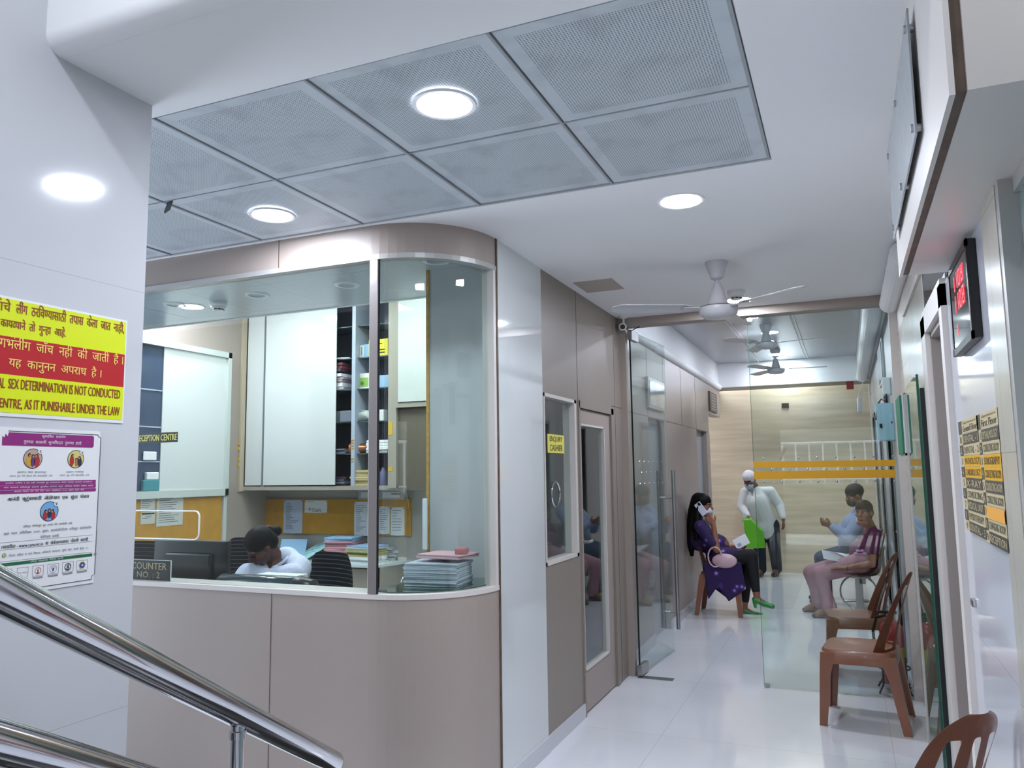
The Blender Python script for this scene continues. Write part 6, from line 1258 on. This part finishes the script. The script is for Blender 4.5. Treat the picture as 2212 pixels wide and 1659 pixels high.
for k_, q in ((knN, -0.1), (knF, 0.1)): an = V((k_.x+0.02, k_.y, 0.09)); chain(bm, [(hip+V((0, q, 0)), 0.095), (k_, 0.065), (an, 0.042), (an+V((-0.13, 0, -0.055)), 0.03)])
hand(bm, wrN, V((-0.9, 0.2, 0.35)), V((0, 0.7, 0.6)), 1, 0.6); hand(bm, wrF, V((-0.9, -0.1, 0.3)), V((0, -0.6, 0.7)), -1, 0.6); blob('body', bm, M_skin, t, 0.008); eyes(t, Ph, B3)
bm = B(); chain(bm, [(neck+V((0, 0, -0.03)), 0.075), (chest, 0.165), (hip+V((-0.02, 0, 0.12)), 0.175), (hip+V((-0.02, 0, 0.03)), 0.17)]); chain(bm, [(shN, 0.08), (shF, 0.08)])
for a, b, c in ((shN, elN, wrN), (shF, elF, wrF)): chain(bm, [(a, 0.08), (b, 0.068), (c+(b-c)*0.1, 0.045)])
blob('shirt', bm, mat('light_blue_shirt', '8fa0c0', 0.8, bump=0.4, bscale=18), t, 0.010)
bm = B()
for k_, q in ((knN, -0.1), (knF, 0.1)): chain(bm, [(hip+V((0, q, 0)), 0.115), (k_, 0.085), (V((k_.x+0.02, k_.y, 0.12)), 0.06)])
blob('jeans', bm, mat('blue_jeans', '2a3d58', 0.85), t, 0.010)
for k_ in (knN, knF): bm = B(); an = V((k_.x+0.02, k_.y, 0.09)); chain(bm, [(an+V((0.02, 0, -0.055)), 0.034), (an+V((-0.16, 0, -0.06)), 0.028)]); blob('shoe', bm, M_black, t, 0.008)
bm = B(); ellip(bm, Ph(0, -0.014, 0.045), (0.090, 0.103, 0.088), B3); blob('cap', bm, mat('black_cap', '0e0e12', 0.7), t, 0.008)
bm = B(); ellip(bm, Ph(0, 0.055, -0.060), (0.060, 0.055, 0.055), B3); blob('face_mask', bm, M_black, t, 0.007)
o = mesh('mobile_phone', bx((-0.07, -0.035, -0.004), (0.07, 0.035, 0.004), 0.003), mat('phone_brown', '5a4038', 0.3)); o.location = T_(1784, 1127, 9.56); o.rotation_euler = (0.2, math.radians(35), 0); tag(o, 'dark mobile phone in the hands of the man in the light blue shirt', 'phone')

# ---- receptionist ----------------------------------------------------------------------------
EY = 4.15
def E_(px, py, y=EY): return aty(px, py, y)
t = thing('person', 'receptionist in a white shirt, hair in a bun, bent over the counter', 'person')
hd = E_(563, 1180, 4.02); neck = E_(594, 1204, 4.14); shR = E_(536, 1242, 3.98); shL = E_(646, 1228, 4.20); chest = E_(598, 1266, 4.16); hip = V((chest.x+0.07, 4.32, 0.62))
elR = E_(500, 1290, 3.85); wrR = V((E_(545, 1268, 3.62).x, 3.60, 0.80)); elL = V((shL.x+0.06, 4.02, 0.82)); wrL = V((E_(620, 1268, 3.6).x, 3.62, 0.80))
bm = B(); up = V((0.35, 0.35, 0.85)).normalized(); Ph, B3 = head(bm, hd, V((-0.42, -0.62, -0.66)), 1.0, up)
chain(bm, [(Ph(0, -0.03, -0.04), 0.055), (neck, 0.052), (chest, 0.12), (hip, 0.14)]); chain(bm, [(shR, 0.05), (E_(580, 1246, 4.16), 0.05), (shL, 0.055)])
for a, b, c in ((shR, elR, wrR), (shL, elL, wrL)): chain(bm, [(a, 0.052), (b, 0.040), (c, 0.027)])
hand(bm, wrR, V((0.3, -0.9, 0)), V((0, 0, -1)), -1, 0.35); hand(bm, wrL, V((-0.3, -0.9, 0)), V((0, 0, -1)), 1, 0.35)
for q in (-0.09, 0.09): kn = V((hip.x+q-0.02, hip.y-0.42, 0.56)); chain(bm, [(hip+V((q, 0, 0)), 0.09), (kn, 0.06), (V((kn.x, kn.y+0.02, 0.09)), 0.038), (V((kn.x, kn.y-0.11, 0.04)), 0.03)])
blob('body', bm, mat('skin_receptionist', '5a3428', 0.5), t, 0.005); eyes(t, Ph, B3, 1.0, True)
bm = B(); ellip(bm, Ph(0, -0.016, 0.044), (0.083, 0.098, 0.086), B3); ellip(bm, Ph(0, -0.06, -0.005), (0.072, 0.06, 0.07), B3)
blob('hair', bm, M_hair, t, 0.005)
bm = B(); bc = E_(596, 1147, 4.16); ellip(bm, bc, (0.040, 0.036, 0.036)); ellip(bm, bc+V((-0.05, -0.01, 0.012)), (0.04, 0.03, 0.024)); hb = blob('hair_bun', bm, M_hair, t, 0.004)
bm = B(); ellip(bm, bc+V((-0.055, -0.02, 0.028)), (0.032, 0.016, 0.010)); blob('hair_tie', bm, mat('dark_red_tie', '4a1a1c', 0.7), t, 0.004)
M_uni = mat('white_uniform', 'c6cbe0', 0.75, bump=0.25, bscale=16)
ub = E_(618, 1212, 4.27); bm = B(); chain(bm, [(ub, 0.095), (chest, 0.145), (hip, 0.16)]); chain(bm, [(shR, 0.074), (E_(575, 1238, 4.12), 0.075), (ub, 0.088), (shL, 0.080)]); chain(bm, [(neck+V((0.03, 0.05, 0)), 0.055), (ub, 0.08)]); chain(bm, [(E_(548, 1250, 4.00), 0.075), (E_(585, 1256, 4.04), 0.08), (E_(630, 1244, 4.08), 0.08)])
chain(bm, [(shR, 0.076), (shR+(elR-shR)*0.8, 0.066)]); chain(bm, [(shL, 0.080), (shL+(elL-shL)*0.85, 0.075)])
blob('shirt', bm, M_uni, t, 0.006)
bm = B(); cpts = [neck+V((0.012+0.068*math.cos(a), 0.06*math.sin(a)+0.015, -0.030+0.035*math.sin(a)+0.02*math.cos(a))) for a in [math.radians(x_) for x_ in range(-60, 241, 20)]]
for p, q in zip(cpts, cpts[1:]): capsule(bm, p, q, 0.012, 0.012, 8)
capsule(bm, cpts[0]+V((0, -0.02, -0.01)), cpts[0]+V((-0.035, -0.06, -0.055)), 0.020, 0.008, 8); capsule(bm, cpts[-1], cpts[-1]+V((0.035, -0.05, -0.045)), 0.018, 0.008, 8); blob('collar', bm, M_uni, t, 0.005)
bm = B(); kn = [V((hip.x+q-0.02, hip.y-0.42, 0.56)) for q in (-0.09, 0.09)]
for q, k_ in zip((-0.09, 0.09), kn): chain(bm, [(hip+V((q, 0, 0)), 0.105), (k_, 0.08), (V((k_.x, k_.y+0.02, 0.12)), 0.06)])
blob('trousers', bm, mat('uniform_trousers', '9a9fb2', 0.8), t, 0.010)
b = B(); ellip(b, Ph(0.083, -0.008, -0.038), (0.005, 0.005, 0.008), B3); mesh('earring', b, M_steel, t, 'all')

# ---------------------------------------------------------------- move every thing's origin to its base
def kids(o): return [x for x in bpy.data.objects if x.parent == o]
bpy.context.view_layer.update()
for o in [x for x in bpy.data.objects if x.parent is None and x.type in ('MESH', 'EMPTY') and x.get('kind') != 'structure']:
    if o.location.length > 1e-6: continue
    L = []
    def walk(q):
        if q.type == 'MESH': L.append(q)
        for c in kids(q): walk(c)
    walk(o)
    ps = [q.matrix_world @ v.co for q in L for v in q.data.vertices]
    if not ps: continue
    base = V(((min(p.x for p in ps)+max(p.x for p in ps))/2, (min(p.y for p in ps)+max(p.y for p in ps))/2, min(p.z for p in ps)))
    for q in L:
        q.data.transform(Matrix.Translation(-base))
    o.location = base
